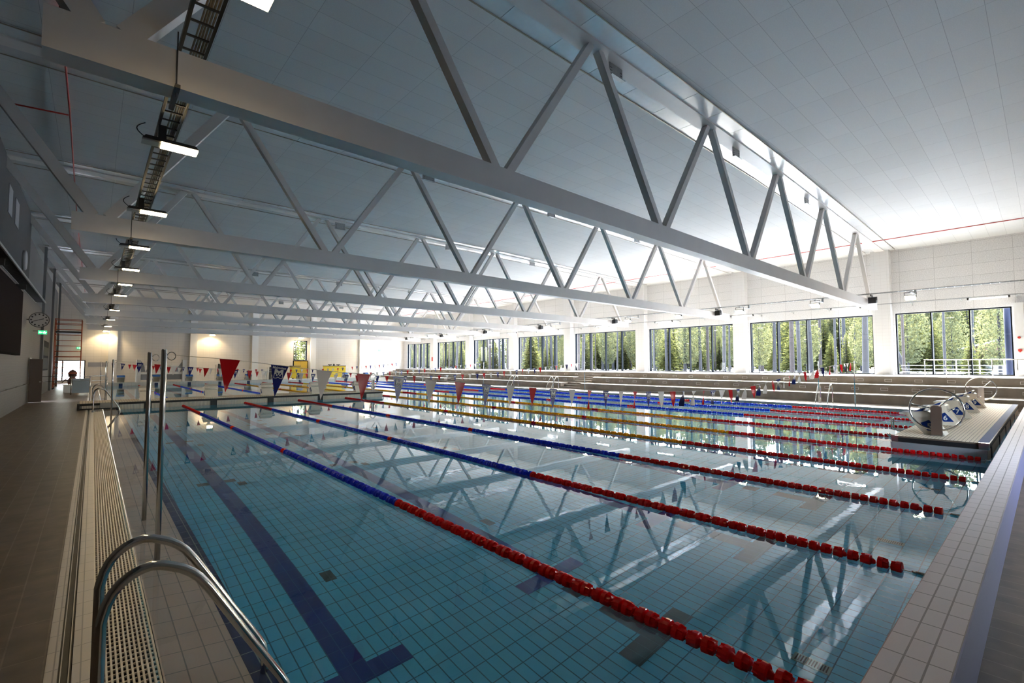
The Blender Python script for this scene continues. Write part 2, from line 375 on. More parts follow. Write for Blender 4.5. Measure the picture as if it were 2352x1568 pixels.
# lane lines and T marks on the pool floor
zz = FL+.004
for k in range(10):
    xc = 1.25+2.5*k
    m = MB()
    m.quad((xc-.125, 2.95, zz), (xc+.125, 2.95, zz), (xc+.125, 23.0, zz), (xc-.125, 23.0, zz))
    m.quad((xc-.5, 2.72, zz), (xc+.5, 2.72, zz), (xc+.5, 2.95, zz), (xc-.5, 2.95, zz))
    m.quad((xc-.125, 28.3, zz), (xc+.125, 28.3, zz), (xc+.125, 50.4, zz), (xc-.125, 50.4, zz))
    m.quad((xc-.5, 50.4, zz), (xc+.5, 50.4, zz), (xc+.5, 50.65, zz), (xc-.5, 50.65, zz))
    struct('lane_line', m, LINEB)
    m = MB()
    if k >= 1: m.quad((xc-.125, 1.46, zz), (xc+.125, 1.46, zz), (xc+.125, 2.0, zz), (xc-.125, 2.0, zz)).quad((xc-.5, 1.22, zz), (xc+.5, 1.22, zz), (xc+.5, 1.46, zz), (xc-.5, 1.46, zz)).quad((xc-.125, 2.3, zz), (xc+.125, 2.3, zz), (xc+.125, 2.55, zz), (xc-.125, 2.55, zz))
    for yy in (9.3, 14.55, 17.0, 35, 40):
        m.quad((xc-.32, yy, zz), (xc-.13, yy, zz), (xc-.13, yy+.22, zz), (xc-.32, yy+.22, zz)).quad((xc+.13, yy, zz), (xc+.32, yy, zz), (xc+.32, yy+.22, zz), (xc+.13, yy+.22, zz))
    for yy in (4.45, 8.95, 13.7, 18.1): m.quad((xc+.3, yy, zz), (xc+.44, yy, zz), (xc+.44, yy+.25, zz), (xc+.3, yy+.25, zz))
    struct('lane_marker', m, LINEG)
for k in range(10):
    xc = 1.1+3.27*k
    if xc > 24.5: break
    d = thing('floor_drain', 'pale slotted drain on the pool floor, %s from the left along the near wall' % ORD[k], 'drain', (xc, .15, FL), 'pool floor drains')
    MB().box(xc-.06, xc+.06, .0, .30, FL, FL+.012).build('drain_plate', pm('drain_plate', (.22, .4, .4), .4), d)
    m = MB()
    for q in range(12): m.box(xc-.045, xc+.045, .02+q*.0225, .03+q*.0225, FL+.012, FL+.016)
    m.build('slots', BLACK, d)
# water
wm = MB()
wm.quad((-.24, -.702, 0), (25.25, -.702, 0), (25.25, YP, 0), (-.24, YP, 0))
wt = wm.build('pool_water', WATER); tag(wt, 'clear calm blue water filling the whole swimming pool', 'water', kind='stuff')
# overflow grate
def grate(x0, x1, label):
    g = thing('overflow_grate', label, 'grate', ((x0+x1)/2, 25, -.01))
    m = MB(); n = int((x1-x0)/.0235)
    for q in range(n+1):
        x = x0+q*(x1-x0-.011)/n; m.box(x, x+.011, -1.0, YP, -.015, .004)
    m.build('bars', CREAM, g)
    m = MB()
    for q in range(400): m.box(x0, x1, -.98+q*.0625, -.968+q*.0625, -.012, -.002)
    m.build('cross_bars', CREAM, g)
    MB().box(x0, x1, -1.0, YP+.1, -.09, -.05).build('channel', pm('grate_dark', (.02, .012, .01), .6), g)
    return g
grate(-.56, -.255, 'cream slotted overflow grate along the left side of the pool')
# walls
def wall_boxes(m, openings, y0, y1, z0, z1, x0, x1):
    op = sorted(openings); y = y0
    for (a, b, c, d) in op:
        if a > y: m.box(x0, x1, y, a, z0, z1)
        if c > z0: m.box(x0, x1, a, b, z0, c)
        if d < z1: m.box(x0, x1, a, b, d, z1)
        y = b
    if y < y1: m.box(x0, x1, y, y1, z0, z1)
WZ0, WZ1 = 1.30, 4.90
m = MB(); wall_boxes(m, [(a, b, WZ0, WZ1) for a, b, n in WIN]+[(-1.75, -.5, 1.28, 3.8)], YN, YE, -.2, 9.3, XR, XR+.4)
struct('wall_right', m, RIGHTW)
m = MB()
FO = [(19.0, 20.7, 2.42, 5.0), (-3.8, -1.2, .25, 2.3)]
y = XL-2
def wallx(m, ops, x0, x1, z0, z1, y0, y1):
    x = x0
    for (a, b, c, d) in sorted(ops):
        if a > x: m.box(x, a, y0, y1, z0, z1)
        if c > z0: m.box(a, b, y0, y1, z0, c)
        if d < z1: m.box(a, b, y0, y1, d, z1)
        x = b
    if x < x1: m.box(x, x1, y0, y1, z0, z1)
wallx(m, FO, XL-2, XR+.4, -.2, 9.3, YE, YE+.3)
struct('wall_far', m, FARW)
m = MB(); wall_boxes(m, [(32.0, 33.0, 0, 2.15)], YN, 56.5, -.2, 5.2, XL-.3, XL)
struct('wall_left', m, LEFTW)
struct('wall_left_upper', MB().box(XL-.3, XL-.02, YN, 30.4, 5.2, 9.3), LEFTU)
struct('wall_left_back', MB().box(XL-.6, XL-.45, 30.4, YE, 5.2, 9.3).box(XL-2, XL-1.9, 56.5, YE, -.2, 5.2).box(XL-2, XL-.3, 56.3, 56.5, -.2, 5.2).box(XL-2, XL-.45, 56.3, YE, 5.1, 5.2), GREYW)
m = MB(); wallx(m, [(9.2, 12.8, 1.0, 2.5)], XL-.3, XR+.4, -.3, 9.3, YN-.3, YN)  # opening cut for the added window
struct('wall_near', m, NEARW)
struct('floor', MB().box(XL-2, XL-.3, 56.4, YE, -.25, 0), DECKN)
# pilasters on the left wall, far wall columns, right wall columns
for k, yy in enumerate((38.4, 46.8, 55.1)): struct('column', MB().box(XL, XL+.12, yy-.3, yy+.3, 0, 8.9), GREYW)
for xx in (.9, 8.0, 14.4, 21.4, 28.2): struct('column', MB().box(xx-.35, xx+.35, YE-.35, YE, 0, 8.9), WHITE)
for k in range(7): struct('column', MB().box(34.45, XR, Y1+P*k-.42, Y1+P*k+.45, 1.27, 8.75), COLM)
struct('column', MB().box(34.75, XR, -.62, -.28, 1.27, 5.05), WHITE)
# ceiling
def zc(x): return 8.98 if x < 18 else 8.98-(x-18)/17*.30
m = MB(); xs = [XL-2, 18, XR+.4]
for i in range(2):
    m.prism([(xs[i], zc(xs[i])), (xs[i+1], zc(xs[i+1])), (xs[i+1], 9.5), (xs[i], 9.5)], 1, YN-.3, YE+.3)
struct('ceiling', m, CEIL)
# ------------------------------------------------------------------ windows
for i, (a, b, n) in enumerate(WIN):
    w_ = bpy.data.objects.new('window_%d' % (i+1), None); C.objects.link(w_); w_.location = (XR+.2, (a+b)/2, WZ0); w_['kind'] = 'structure'
    m = MB(); x0, x1 = XR+.06, XR+.3
    m.box(x0, x1, a, b, WZ0, WZ0+.05).box(x0, x1, a, b, WZ1-.06, WZ1).box(x0, x1, a, a+.06, WZ0, WZ1).box(x0, x1, b-.06, b, WZ0, WZ1)
    m.build('window_frame', FRAME, w_)
    for q in range(1, n):
        yy = a+(b-a)*q/n; MB().box(x0, x1, yy-.03, yy+.03, WZ0+.05, WZ1-.06).build('mullion', FRAME, w_)
    for q in range(n):
        y0 = a+(b-a)*q/n; y1 = a+(b-a)*(q+1)/n
        MB().quad((XR+.24, y0, WZ0), (XR+.24, y1, WZ0), (XR+.24, y1, WZ1), (XR+.24, y0, WZ1)).build('pane', GLASS, w_)
for i, (x0, x1, z0, z1) in enumerate(FO):
    w_ = bpy.data.objects.new('window_%d' % (i+9), None); C.objects.link(w_); w_.location = ((x0+x1)/2, YE+.1, z0); w_['kind'] = 'structure'
    m = MB(); m.box(x0, x1, YE, YE+.2, z1-.07, z1).box(x0, x1, YE, YE+.2, z0, z0+.05).box(x0, x0+.07, YE, YE+.2, z0, z1).box(x1-.1, x1, YE, YE+.2, z0, z1)
    if i == 1: m.box(x0+.85, x0+.95, YE, YE+.2, z0, z1)
    m.build('window_frame', FRAME, w_)
    MB().quad((x0, YE+.12, z0), (x1, YE+.12, z0), (x1, YE+.12, z1), (x0, YE+.12, z1)).build('pane', GLASS, w_)
w_ = bpy.data.objects.new('window_12', None); C.objects.link(w_); w_.location = (11, YN-.15, 1.0); w_['kind'] = 'structure'  # unseen window, added to light the near coping, ropes and pennants
m = MB(); m.box(9.2, 12.8, YN-.25, YN-.1, 1.0, 1.06).box(9.2, 12.8, YN-.25, YN-.1, 2.44, 2.5)
for q in range(3): m.box(9.2+1.77*q, 9.26+1.77*q, YN-.25, YN-.1, 1.0, 2.5)
m.build('window_frame', FRAME, w_)
MB().quad((9.2, YN-.17, 1.0), (12.8, YN-.17, 1.0), (12.8, YN-.17, 2.5), (9.2, YN-.17, 2.5)).build('pane', GLASS, w_)
# doors
d = bpy.data.objects.new('door_1', None); C.objects.link(d); d.location = (19.9, YE-.05, 0); d['kind'] = 'structure'
MB().box(18.95, 20.85, YE-.06, YE, 0, 2.4).build('door_frame', FRAME, d)
MB().box(19.05, 19.9, YE-.1, YE-.05, 0.02, 2.3).box(19.92, 20.75, YE-.1, YE-.05, .02, 2.3).build('door_leaf', YDOOR, d)
MB().box(19.82, 19.85, YE-.15, YE-.1, .95, 1.2).build('door_handle', STEEL, d)
d = bpy.data.objects.new('door_2', None); C.objects.link(d); d.location = (XR+.1, -1.1, 1.28); d['kind'] = 'structure'
MB().box(XR+.02, XR+.2, -1.75, -1.65, 1.28, 3.8).box(XR+.02, XR+.2, -.62, -.5, 1.28, 3.8).box(XR+.02, XR+.2, -1.65, -.62, 3.7, 3.8).build('door_frame', FRAME, d)
MB().box(XR+.08, XR+.13, -1.65, -.62, 1.28, 3.7).build('door_leaf', YDOOR, d)
d = bpy.data.objects.new('door_3', None); C.objects.link(d); d.location = (XL, 32, 0); d['kind'] = 'structure'
MB().box(XL-.3, XL+.03, 31.93, 32.0, 0, 2.2).box(XL-.3, XL+.03, 33.0, 33.07, 0, 2.2).box(XL-.3, XL+.03, 31.93, 33.07, 2.15, 2.22).build('door_frame', WHITE, d)
MB().box(XL+.03, XL+.50, 31.9, 31.95, 0.02, 2.15).build('door_leaf', pm('door_brown', (.12, .09, .08), .4), d)
MB().box(XL+.40, XL+.47, 31.84, 31.9, 1.0, 1.04).build('door_handle', STEEL2, d)
w_ = bpy.data.objects.new('window_11', None); C.objects.link(w_); w_.location = (XL, 42, 1.5); w_['kind'] = 'structure'
MB().box(XL, XL+.04, 39.9, 44.6, 1.5, 3.4).build('window_frame', FRAME, w_)
MB().box(XL+.03, XL+.045, 40.1, 44.4, 1.6, 2.3).box(XL+.03, XL+.045, 40.1, 44.4, 2.45, 3.0).build('pane', pm('dark_pane', (.03, .035, .018), .6, spec=.1), w_)

# ================================================================== BLEACHER
SEG = [(-4.0, 22.3), (24.3, 38.9), (40.9, 55.4)]
places = ['nearest and longest concrete bleacher block under the right-hand windows', 'middle concrete bleacher block between the two stairways', 'farthest concrete bleacher block beside the far deck']
STEPS = [(27.2, 0, .45), (28.7, .45, .88), (30.2, .88, 1.27)]
for i, (a, b) in enumerate(SEG):
    t = thing('bleacher', places[i], 'bleacher', (29, (a+b)/2, 0))
    m = MB()
    for (x, z0, z1) in STEPS: m.box(x, XR, a, b, z0 if z0 else -.2, z1-.03)
    m.build('riser', CONC, t)
    m = MB(); xe = [27.2, 28.7, 30.2, 31.0]
    for j, (x, z0, z1) in enumerate(STEPS):
        m.box(x-.02, xe[j+1], a, b, z1-.03, z1)
    m.box(31.0, XR, a, b, 1.24, 1.27)
    m.build('tread', TREAD, t)
    n = int((b-a-1)/1.2)
    for (x, zz_, off) in ((30.2, 1.06, .35), (28.7, .66, .25)):
        for q in range(n+1):
            yy = a+.6+off+q*1.2
            if yy > b-.3: continue
            f = MB(); w2, h2, tt = .15, .065, .014
            f.box(x-.012, x+.001, yy-w2, yy+w2, zz_-h2, zz_-h2+tt).box(x-.012, x+.001, yy-w2, yy+w2, zz_+h2-tt, zz_+h2)
            f.box(x-.012, x+.001, yy-w2, yy-w2+tt, zz_-h2, zz_+h2).box(x-.012, x+.001, yy+w2-tt, yy+w2, zz_-h2, zz_+h2)
            f.build('vent_frame', pm('vent_frame', (.9, .89, .87), .5), t)
for i, (a, b) in enumerate([(22.3, 24.3), (38.9, 40.9), (55.4, 57.4)]):
    t = thing('stairway', ['concrete stairway between the nearest and middle bleacher blocks', 'concrete stairway between the middle and far bleacher blocks', 'concrete stairway at the far end of the bleachers'][i], 'stairs', (29, (a+b)/2, 0))
    m = MB()
    for q in range(8): m.box(27.2+.43*q, 27.63+.43*q if q < 7 else XR-.01, a+.005, b-.005, -.2, .158*(q+1)-.02)
    m.build('steps', CONC, t)
    m = MB()
    for q in range(8): m.box(27.2+.43*q-.01, 27.2+.43*q+.06, a+.05, b-.05, .158*(q+1)-.02, .158*(q+1)-.005)
    m.build('nosing', TREAD, t)
r = thing('handrail', 'stainless steel handrail on the bleacher walkway in front of the nearest window', 'railing', (29.2, 0, 1.27))
MB().tube([(30.4, 2.75, 2.11), (30.4, -3.9, 2.11)], .022).build('top_rail', STEEL, r)
for q in range(9): MB().tube([(30.4, 2.72-.79*q, 1.27), (30.4, 2.72-.79*q, 2.10)], .02).build('post', STEEL, r)

# ================================================================== ROOF TRUSSES
for k in range(7):
    yy = Y1+P*k
    t = thing('roof_truss', 'white steel roof truss across the hall, %s' % ('nearest to the camera' if k == 0 else (ORD[k]+' counting from the camera' if k < 6 else 'farthest from the camera')), 'truss', (15, yy, 8.95), 'white roof trusses')
    MB().box(-1.1, 32.6, yy-.15, yy+.15, 4.97, 5.40).build('lower_chord', TRUSS, t)
    m = MB()
    for i in range(2):
        m.prism([(xs[i] if i else -3.3, zc(xs[i])-.06), (xs[i+1] if i == 0 else XR-.5, zc(xs[i+1])-.06), (xs[i+1] if i == 0 else XR-.5, zc(xs[i+1])-.005), (xs[i] if i else -3.3, zc(xs[i])-.005)], 1, yy-.22, yy+.22)
    m.build('upper_chord', TRUSS, t)
    for q in range(6):
        xb = -.6+5.42*q
        for (xt, sx) in ((xb-2.7, -1), (xb+2.7, 1)):
            sec = .24 if q == 0 else .17
            MB().bar((xb+sx*.14, yy, 5.38), (xt-sx*.14, yy, zc(xt)-.05), sec, sec*.95).build('brace', TRUSS, t)
    MB().bar((31.7, yy, 5.38), (29.3, yy, zc(29)-.05), .16, .16).build('brace', TRUSS, t)
    # metal ceiling strips flanking the truss
    for sgn, nm in ((-1, 'in front of'), (1, 'behind')):
        s_ = thing('ceiling_strip', 'glossy metal ceiling strip just %s the %s roof truss from the camera' % (nm, ORD[k]), 'ceiling strip', (15, yy+sgn*.45, 8.9))
        m = MB(); y0, y1 = (yy-.7, yy-.22) if sgn < 0 else (yy+.22, yy+.7)
        for j in range(27):
            x0 = -3.0+1.4*j; x1 = min(x0+1.385, XR-.5)
            if x1 <= x0: continue
            a0, a1 = zc(x0)-.02, zc(x1)-.02
            if x0 < 18 < x1: a1 = zc(x1)-.02
            m.prism([(x0, a0), (x1, a1), (x1, a1+.018), (x0, a0+.018)], 1, y0, y1)
        m.build('panels', CEILM, s_)
        ye = yy+sgn*.7
        m = MB(); m.prism([(-3, 8.93), (18, 8.93), (18, 8.95), (-3, 8.95)], 1, ye-.012, ye+.012).prism([(18, 8.93), (XR-.5, zc(XR-.5)-.05), (XR-.5, zc(XR-.5)-.03), (18, 8.95)], 1, ye-.012, ye+.012)
        m.build('edge_bead', pm('bead_bronze', (.3, .26, .2), .4, .5), s_)
    for q, xb in enumerate((8.4, 14.9, 21.7)):
        b_ = thing('bracket', 'small grey perforated steel bracket, %s from the left on the %s truss' % (ORD[q], ORD[k]), 'bracket', (xb, yy+.05, 8.7), 'perforated brackets under the upper chords')
        MB().box(xb-.25, xb+.25, yy+.03, yy+.05, 8.62, zc(xb)-.06).box(xb-.25, xb+.25, yy-.05, yy+.05, 8.6, 8.62).build('plate', GALV, b_)
        m = MB()
        for hx in (-.21, -.17, .17, .21):
            for hz in (8.67, 8.74, 8.81): m.box(xb+hx-.008, xb+hx+.008, yy+.022, yy+.031, hz-.008, hz+.008)
        m.build('holes', BLACK, b_)

# ================================================================== CABLE LADDERS, LAMPS
def cable_ladder(x0, x1, y0, y1, z, label, side, DARKM=DARKM, hh=.06):
    t = thing('cable_ladder', label, 'cable ladder', ((x0+x1)/2, (y0+y1)/2, z))
    for x in (x0, x1):
        MB().box(x-.008, x+.008, y0, y1, z, z+hh).box(min(x, x+side*.025) if x == x0 else x-.025, x+.025 if x == x0 else x, y0, y1, z, z+.006).build('side_rail', DARKM, t)
    n = int((y1-y0)/.3); m = MB()
    rm = MB().box(x0, x1, -.01, .01, z+.005, z+.025).mesh('rung', DARKM, parent_org(t))
    for q in range(n):
        yy = y0+.16+.3*q
        if 9 <= q < 109:
            o = bpy.data.objects.new('rung', rm); C.objects.link(o); o.parent = t; o.location = (0, yy, 0)
        else: m.box(x0, x1, yy-.01, yy+.01, z+.005, z+.025)
    r_ = m.build('rungs', DARKM, t); r_['kind'] = 'stuff'
    m = MB()
    for c_, dx in enumerate((.12, .15, .175, .2, .225)):
        m.tube([(x0+dx+.006*math.sin(q*1.7+c_), y0+q*1.5, z+.04+.004*math.cos(q+c_)) for q in range(int((y1-y0)/1.5)+1)], .011, 5)
    m.build('cables', CABLE, t)
    return t
lad1 = cable_ladder(.0, .26, -3.5, 56, 5.5, 'long dark cable ladder carrying beige cables above the left pool edge', 1)
for k in range(7):
    yy = Y1+P*k
    h = thing('ladder_hanger', 'threaded rod and perforated channel clamping the cable ladder to the %s truss' % ORD[k], 'hanger', (-.03, yy-.17, 4.9))
    MB().tube([(-.03, yy-.17, 4.85), (-.03, yy-.17, 5.6)], .007, 6).build('rod', DARKM, h)
    MB().box(-.055, -.005, yy-.3, yy+.3, 4.9, 4.94).build('channel', DARKM, h)
cable_ladder(29.75, 30.0, -3.5, 56, 5.56, 'long grey cable ladder above the bleacher side of the pool', 1, GALV, .035)
def make_lamp(x, y, sg, label, group):
    t = thing('floodlight', label, 'lamp', (x, y, 5.2), group)
    MB().prism([(x-.44*sg, 5.22), (x-.40*sg, 5.27), (x+.22*sg, 5.27), (x+.26*sg, 5.22)], 1, y-.13, y+.13).build('housing', DARKM, t)
    m = MB(); 
    for q in range(6): m.box(x-.36*sg-.008, x-.36*sg+.008, y-.12+q*.045, y-.11+q*.045, 5.27, 5.3)
    MB().box(min(x-.44*sg, x-.21*sg), max(x-.44*sg, x-.21*sg), y-.1, y+.1, 5.2, 5.22).build('reflector_plate', GALV, t)
    MB().box(min(x-.21*sg, x+.25*sg), max(x-.21*sg, x+.25*sg), y-.11, y+.11, 5.195, 5.22).build('diffuser', LAMP, t)
    MB().box(x-.2*sg-.05, x-.2*sg+.05, y-.05, y+.05, 5.26, 5.5).tube([(x-.2*sg, y+.09, 5.25), (x-.2*sg, y+.09, 5.5)], .012, 6).build('bracket', DARKM, t)
    c = [(x-.4*sg-.1*sg*math.sin(a), y+.02+.1*a/3, 5.28+.26*a/PI) for a in [i*PI/8 for i in range(9)]]
    MB().tube(c, .008, 5).build('cable', BLACK, t)
    return t
for k in range(13):
    make_lamp(.25, 3.25+4.165*k, 1, 'lit warm floodlight under the left cable ladder, %s from the camera' % ORD[k], 'floodlights under the left cable ladder')
def make_lamp2(x, y, label, group):
    t = thing('floodlight', label, 'lamp', (x, y, 5.2), group)
    MB().prism([(x-.17, 5.13), (x+.13, 5.00), (x+.17, 5.08), (x+.06, 5.17), (x-.13, 5.18)], 1, y-.21, y+.21).build('housing', GALV, t)
    MB().prism([(x-.165, 5.115), (x+.115, 4.955), (x+.135, 4.985), (x-.15, 5.145)], 1, y-.19, y+.19).build('diffuser', LAMP, t)
    MB().box(x-.02, x+.02, y-.235, y-.22, 5.09, 5.31).box(x-.02, x+.02, y+.22, y+.235, 5.09, 5.31).box(x-.02, x+.02, y-.235, y+.235, 5.30, 5.32).box(x-.02, x+.02, y-.235, y-.18, 5.09, 5.105).box(x-.02, x+.02, y+.18, y+.235, 5.09, 5.105).build('yoke', DARKM, t)
    MB().box(x-.03, x+1.42, y-.04, y+.04, 5.32, 5.36).box(x+1.32, x+1.42, y-.04, y+.04, 5.34, 5.57).build('bracket', GALV, t)
    return t
for k in range(14):
    make_lamp2(28.45, -1.1+3.98*k, 'lit floodlight in a yoke under the right cable ladder, %s from the right edge' % ORD[k], 'floodlights under the right cable ladder')
# speakers
for k in range(7):
    yy = 4.72+P*k; x = 30.4
    t = thing('loudspeaker', 'black box loudspeaker by the right end of the %s truss' % ORD[k], 'loudspeaker', (x, yy, 5.1))
    MB().prism([(x-.15, 5.12), (x+.15, 5.18), (x+.15, 5.45), (x-.15, 5.42)], 1, yy-.17, yy+.17).build('cabinet', BLACK, t)
    MB().box(x-.02, x+.02, yy-.2, yy+.2, 5.44, 5.47).box(x-.02, x+.02, yy-.2, yy-.175, 5.28, 5.47).box(x-.02, x+.02, yy+.175, yy+.2, 5.28, 5.47).box(x-.4, x+.02, yy-.02, yy+.02, 5.47, 5.56).build('bracket', DARKM, t)
# wall tray with tube lamps
t = thing('lighting_trunking', 'thin grey trunking along the wall above the right-hand windows', 'trunking', (34.2, 25, 5.4))
MB().box(34.18, 34.22, -3.5, 60, 5.42, 5.46).build('rail', GALV, t)
m = MB()
for q in range(31): m.prism([(34.2, 5.42), (35, 5.42), (35, 5.30), (34.96, 5.30), (34.9, 5.39), (34.2, 5.40)], 1, -2.5+2.08*q, -2.47+2.08*q)
m.build('wall_arms', GALV, t)
for k in range(9):
    yy = .6+6.25*k
    t = thing('tube_lamp', 'lit white fluorescent tube under the window-side trunking, %s from the right' % ORD[k], 'lamp', (34.2, yy, 5.3), 'tube lamps above the windows')
    MB().tube([(34.2, yy-.72, 5.34), (34.2, yy+.72, 5.34)], .035, 8).build('tube', TUBE, t)
    MB().box(34.17, 34.23, yy-.8, yy-.72, 5.3, 5.42).box(34.17, 34.23, yy+.72, yy+.8, 5.3, 5.42).build('end_cap', DARKM, t)
# far wall lamps
for k, xx in enumerate((.3, 9.65, 19.5, 28.6)):
    t = thing('wall_lamp', 'square warm downlight high on the far wall, %s from the left' % ORD[k], 'lamp', (xx, 62.6, 5.1), 'downlights at the far wall')
    MB().box(xx-.3, xx+.3, 62.4, 62.95, 5.32, 5.75).build('housing', GALV, t)
    MB().box(xx-.24, xx+.24, 62.45, 62.9, 5.22, 5.32).build('diffuser', LAMP, t)
    MB().box(xx-.03, xx+.03, 62.9, YE, 5.55, 5.6).build('arm', GALV, t)
    sp = bpy.data.lights.new('wall_lamp_light', 'SPOT'); sp.energy = 75; sp.spot_size = math.radians(118); sp.spot_blend = .35; sp.color = (1, .74, .42); sp.shadow_soft_size = .12
    so = bpy.data.objects.new('wall_lamp_light', sp); C.objects.link(so); so.location = (xx, 62.9, 5.18); so.parent = t; so.location = Vector((xx, 62.9, 5.18))-Vector(t.location)
    so.rotation_euler = Vector((0, .55, -1)).to_track_quat('-Z', 'Y').to_euler()
# sprinkler pipes
t = thing('sprinkler_pipe', 'thin red sprinkler pipe under the ceiling along the left side', 'pipe', (-1.36, 20, 8.9))
MB().tube([(-1.33, -3, 8.88), (-1.33, 16.5, 8.88), (-1.42, 30, 8.88), (-1.42, 60, 8.88)], .022, 6).build('pipe', PIPE, t)
MB().tube([(-1.36, 16.6, 8.88), (-2.98, 16.9, 8.88)], .022, 6).build('branch_pipe', PIPE, t)
t = thing('sprinkler_pipe', 'thin red sprinkler pipe under the ceiling near the right wall', 'pipe', (31.65, 28, 8.7))
MB().tube([(31.65, -3.9, zc(31.65)-.04), (31.65, 60, zc(31.65)-.04)], .022, 6).build('pipe', PIPE, t)

# ================================================================== LANE ROPES
def disc_bm(r=.06, n=14):
    m = MB()
    m.lathe((0, 0, 0), (0, 1, 0), [(-.043, .02), (-.043, r*.93), (-.039, r*1.03), (-.002, r*1.03), (.0, r*.74), (.034, r*.70), (.040, r*.5), (.041, .02)], 16, False)
    for q in range(6):
        a = q*PI/3; u = (math.cos(a), math.sin(a))
        m.prism([(-.002, 0), (.040, 0), (.034, r*.93), (-.002, r)], 0, -.003, .003)
        i = len(m.v)-8
        for j in range(i, len(m.v)):
            x, y, z = m.v[j]; m.v[j] = (x*u[1]+z*u[0], y, z*u[1]-x*u[0])
    return m
DISC = {}
for nm, mt in (('red', RED), ('blue', BLUE), ('yellow', YELLOW)): DISC[nm] = disc_bm().mesh('float_disc_'+nm, mt)
BALLM = {}
for nm, mt in (('red', RED),):
    BALLM[nm] = MB().lathe((0, 0, 0), (0, 1, 0), [(-.03, .008), (-.026, .02), (-.012, .03), (.0, .033), (.012, .03), (.026, .02), (.03, .008)], 12).mesh('float_ball_'+nm, mt)
def simple_disc(m, x, y, z, r=.059, n=7):
    m.lathe((x, y, z), (0, 1, 0), [(-.045, r*.6), (-.036, r), (.0, r), (.006, r*.9), (.042, r*.88)], n, True)
LN = {1: 'blue', 2: 'blue', 3: 'blue', 4: 'yellow', 5: 'yellow', 6: 'yellow', 7: 'blue', 8: 'blue', 9: 'blue'}
def rope(k, ya, yb, label, marks, mids, reds, parts=100):
    x = 2.5*k; z = .012; base = LN[k]
    t = thing('lane_rope', label, 'lane rope', (x, (ya+yb)/2, 0), 'floating lane ropes')
    sag = lambda y: x+.03*math.sin((y-ya)/(yb-ya)*PI)
    MB().tube([(x, ya, .0)]+[(sag(ya+.4+(yb-ya-.8)*q/12), ya+.4+(yb-ya-.8)*q/12, z) for q in range(13)]+[(x, yb, .0)], .004, 5).build('cable', STEEL2, t)
    y = ya+.32; lst = []; j = 0
    while y < yb-.25:
        gap = .1
        c = base
        if y-ya < reds[0] or yb-y < reds[1]: c = 'red'
        if any(abs(y-q) < .13 for q in marks) or any(abs(y-q) < .9 for q in mids): c = 'red'
        near = reds[0] > 0 and ya < 2 and y-ya < 3.4
        if near and j % 2 == 1:
            e = max(0, 1-(y-ya)/1.6); gap = .108+.055*e*e
            lst.append((y, c, 0, False)); lst.append((y+.05+gap*.28, c, 1, True))
            y += gap
        else:
            lst.append((y, c, 0, near and j % 2 == 0)); y += .096 if near else gap
        j += 1
    discs = [q for q in lst if q[2] == 0]; balls = [q for q in lst if q[2] == 1]
    for q in range(min(parts, len(discs))):
        yy, c, _, _ = discs[q]
        o = bpy.data.objects.new('float_disc', DISC[c]); C.objects.link(o); o.parent = t
        o.location = (sag(yy)-x, yy-t.location.y, z); o.rotation_euler = (random.uniform(-.05, .05), random.uniform(0, 6.28), random.uniform(-.05, .05)+(PI if q % 2 else 0))
    for (yy, c, _, _) in balls:
        o = bpy.data.objects.new('float_ball', BALLM['red']); C.objects.link(o); o.parent = t; o.location = (sag(yy)-x, yy-t.location.y, z)
    if len(discs) > parts:
        m = MB(); fi = []
        cols = [RED, {'blue': BLUE, 'yellow': YELLOW}[base]]
        for q in range(parts, len(discs)):
            yy, c, _, _ = discs[q]; n0 = len(m.f); simple_disc(m, sag(yy), yy, z); fi += [0 if c == 'red' else 1]*(len(m.f)-n0)
        o = m.build('float_discs', None, t); o['kind'] = 'stuff'
        for c in cols: o.data.materials.append(c)
        o.data.polygons.foreach_set('material_index', fi); o.data.update()
    # end hook
    MB().lathe((x, ya+.16, z), (0, 1, 0), [(-.05, .008), (-.04, .014), (.04, .014), (.05, .008)], 8).build('tensioner', STEEL, t)
    return t
names = {1: 'first', 2: 'second', 3: 'third', 4: 'fourth', 5: 'fifth', 6: 'sixth', 7: 'seventh', 8: 'eighth', 9: 'ninth'}
for k in range(1, 5):
    rope(k, -.70, 24.95, '%s lane rope with red ends in the near pool, %s from the left' % (LN[k], names[k]), [9.6, 14.65], [], (5.15, 5.0))
    rope(k, 26.6, YP, '%s lane rope with red ends beyond the far bulkhead, %s from the left' % (LN[k], names[k]), [37, 42], [], (1.2, 5.0), parts=0)
rope(5, -.70, YP, 'yellow lane rope with red ends running just past both bulkheads', [9.6, 14.65, 37, 42], [25.2], (5.15, 5.0))
for k in range(6, 10):
    rope(k, 1.08, YP, 'long %s lane rope from the numbered bulkhead to the far end, %s from the left' % (LN[k], names[k]), [11.1, 16.2, 37, 42], [26.5], (5.1, 5.0))

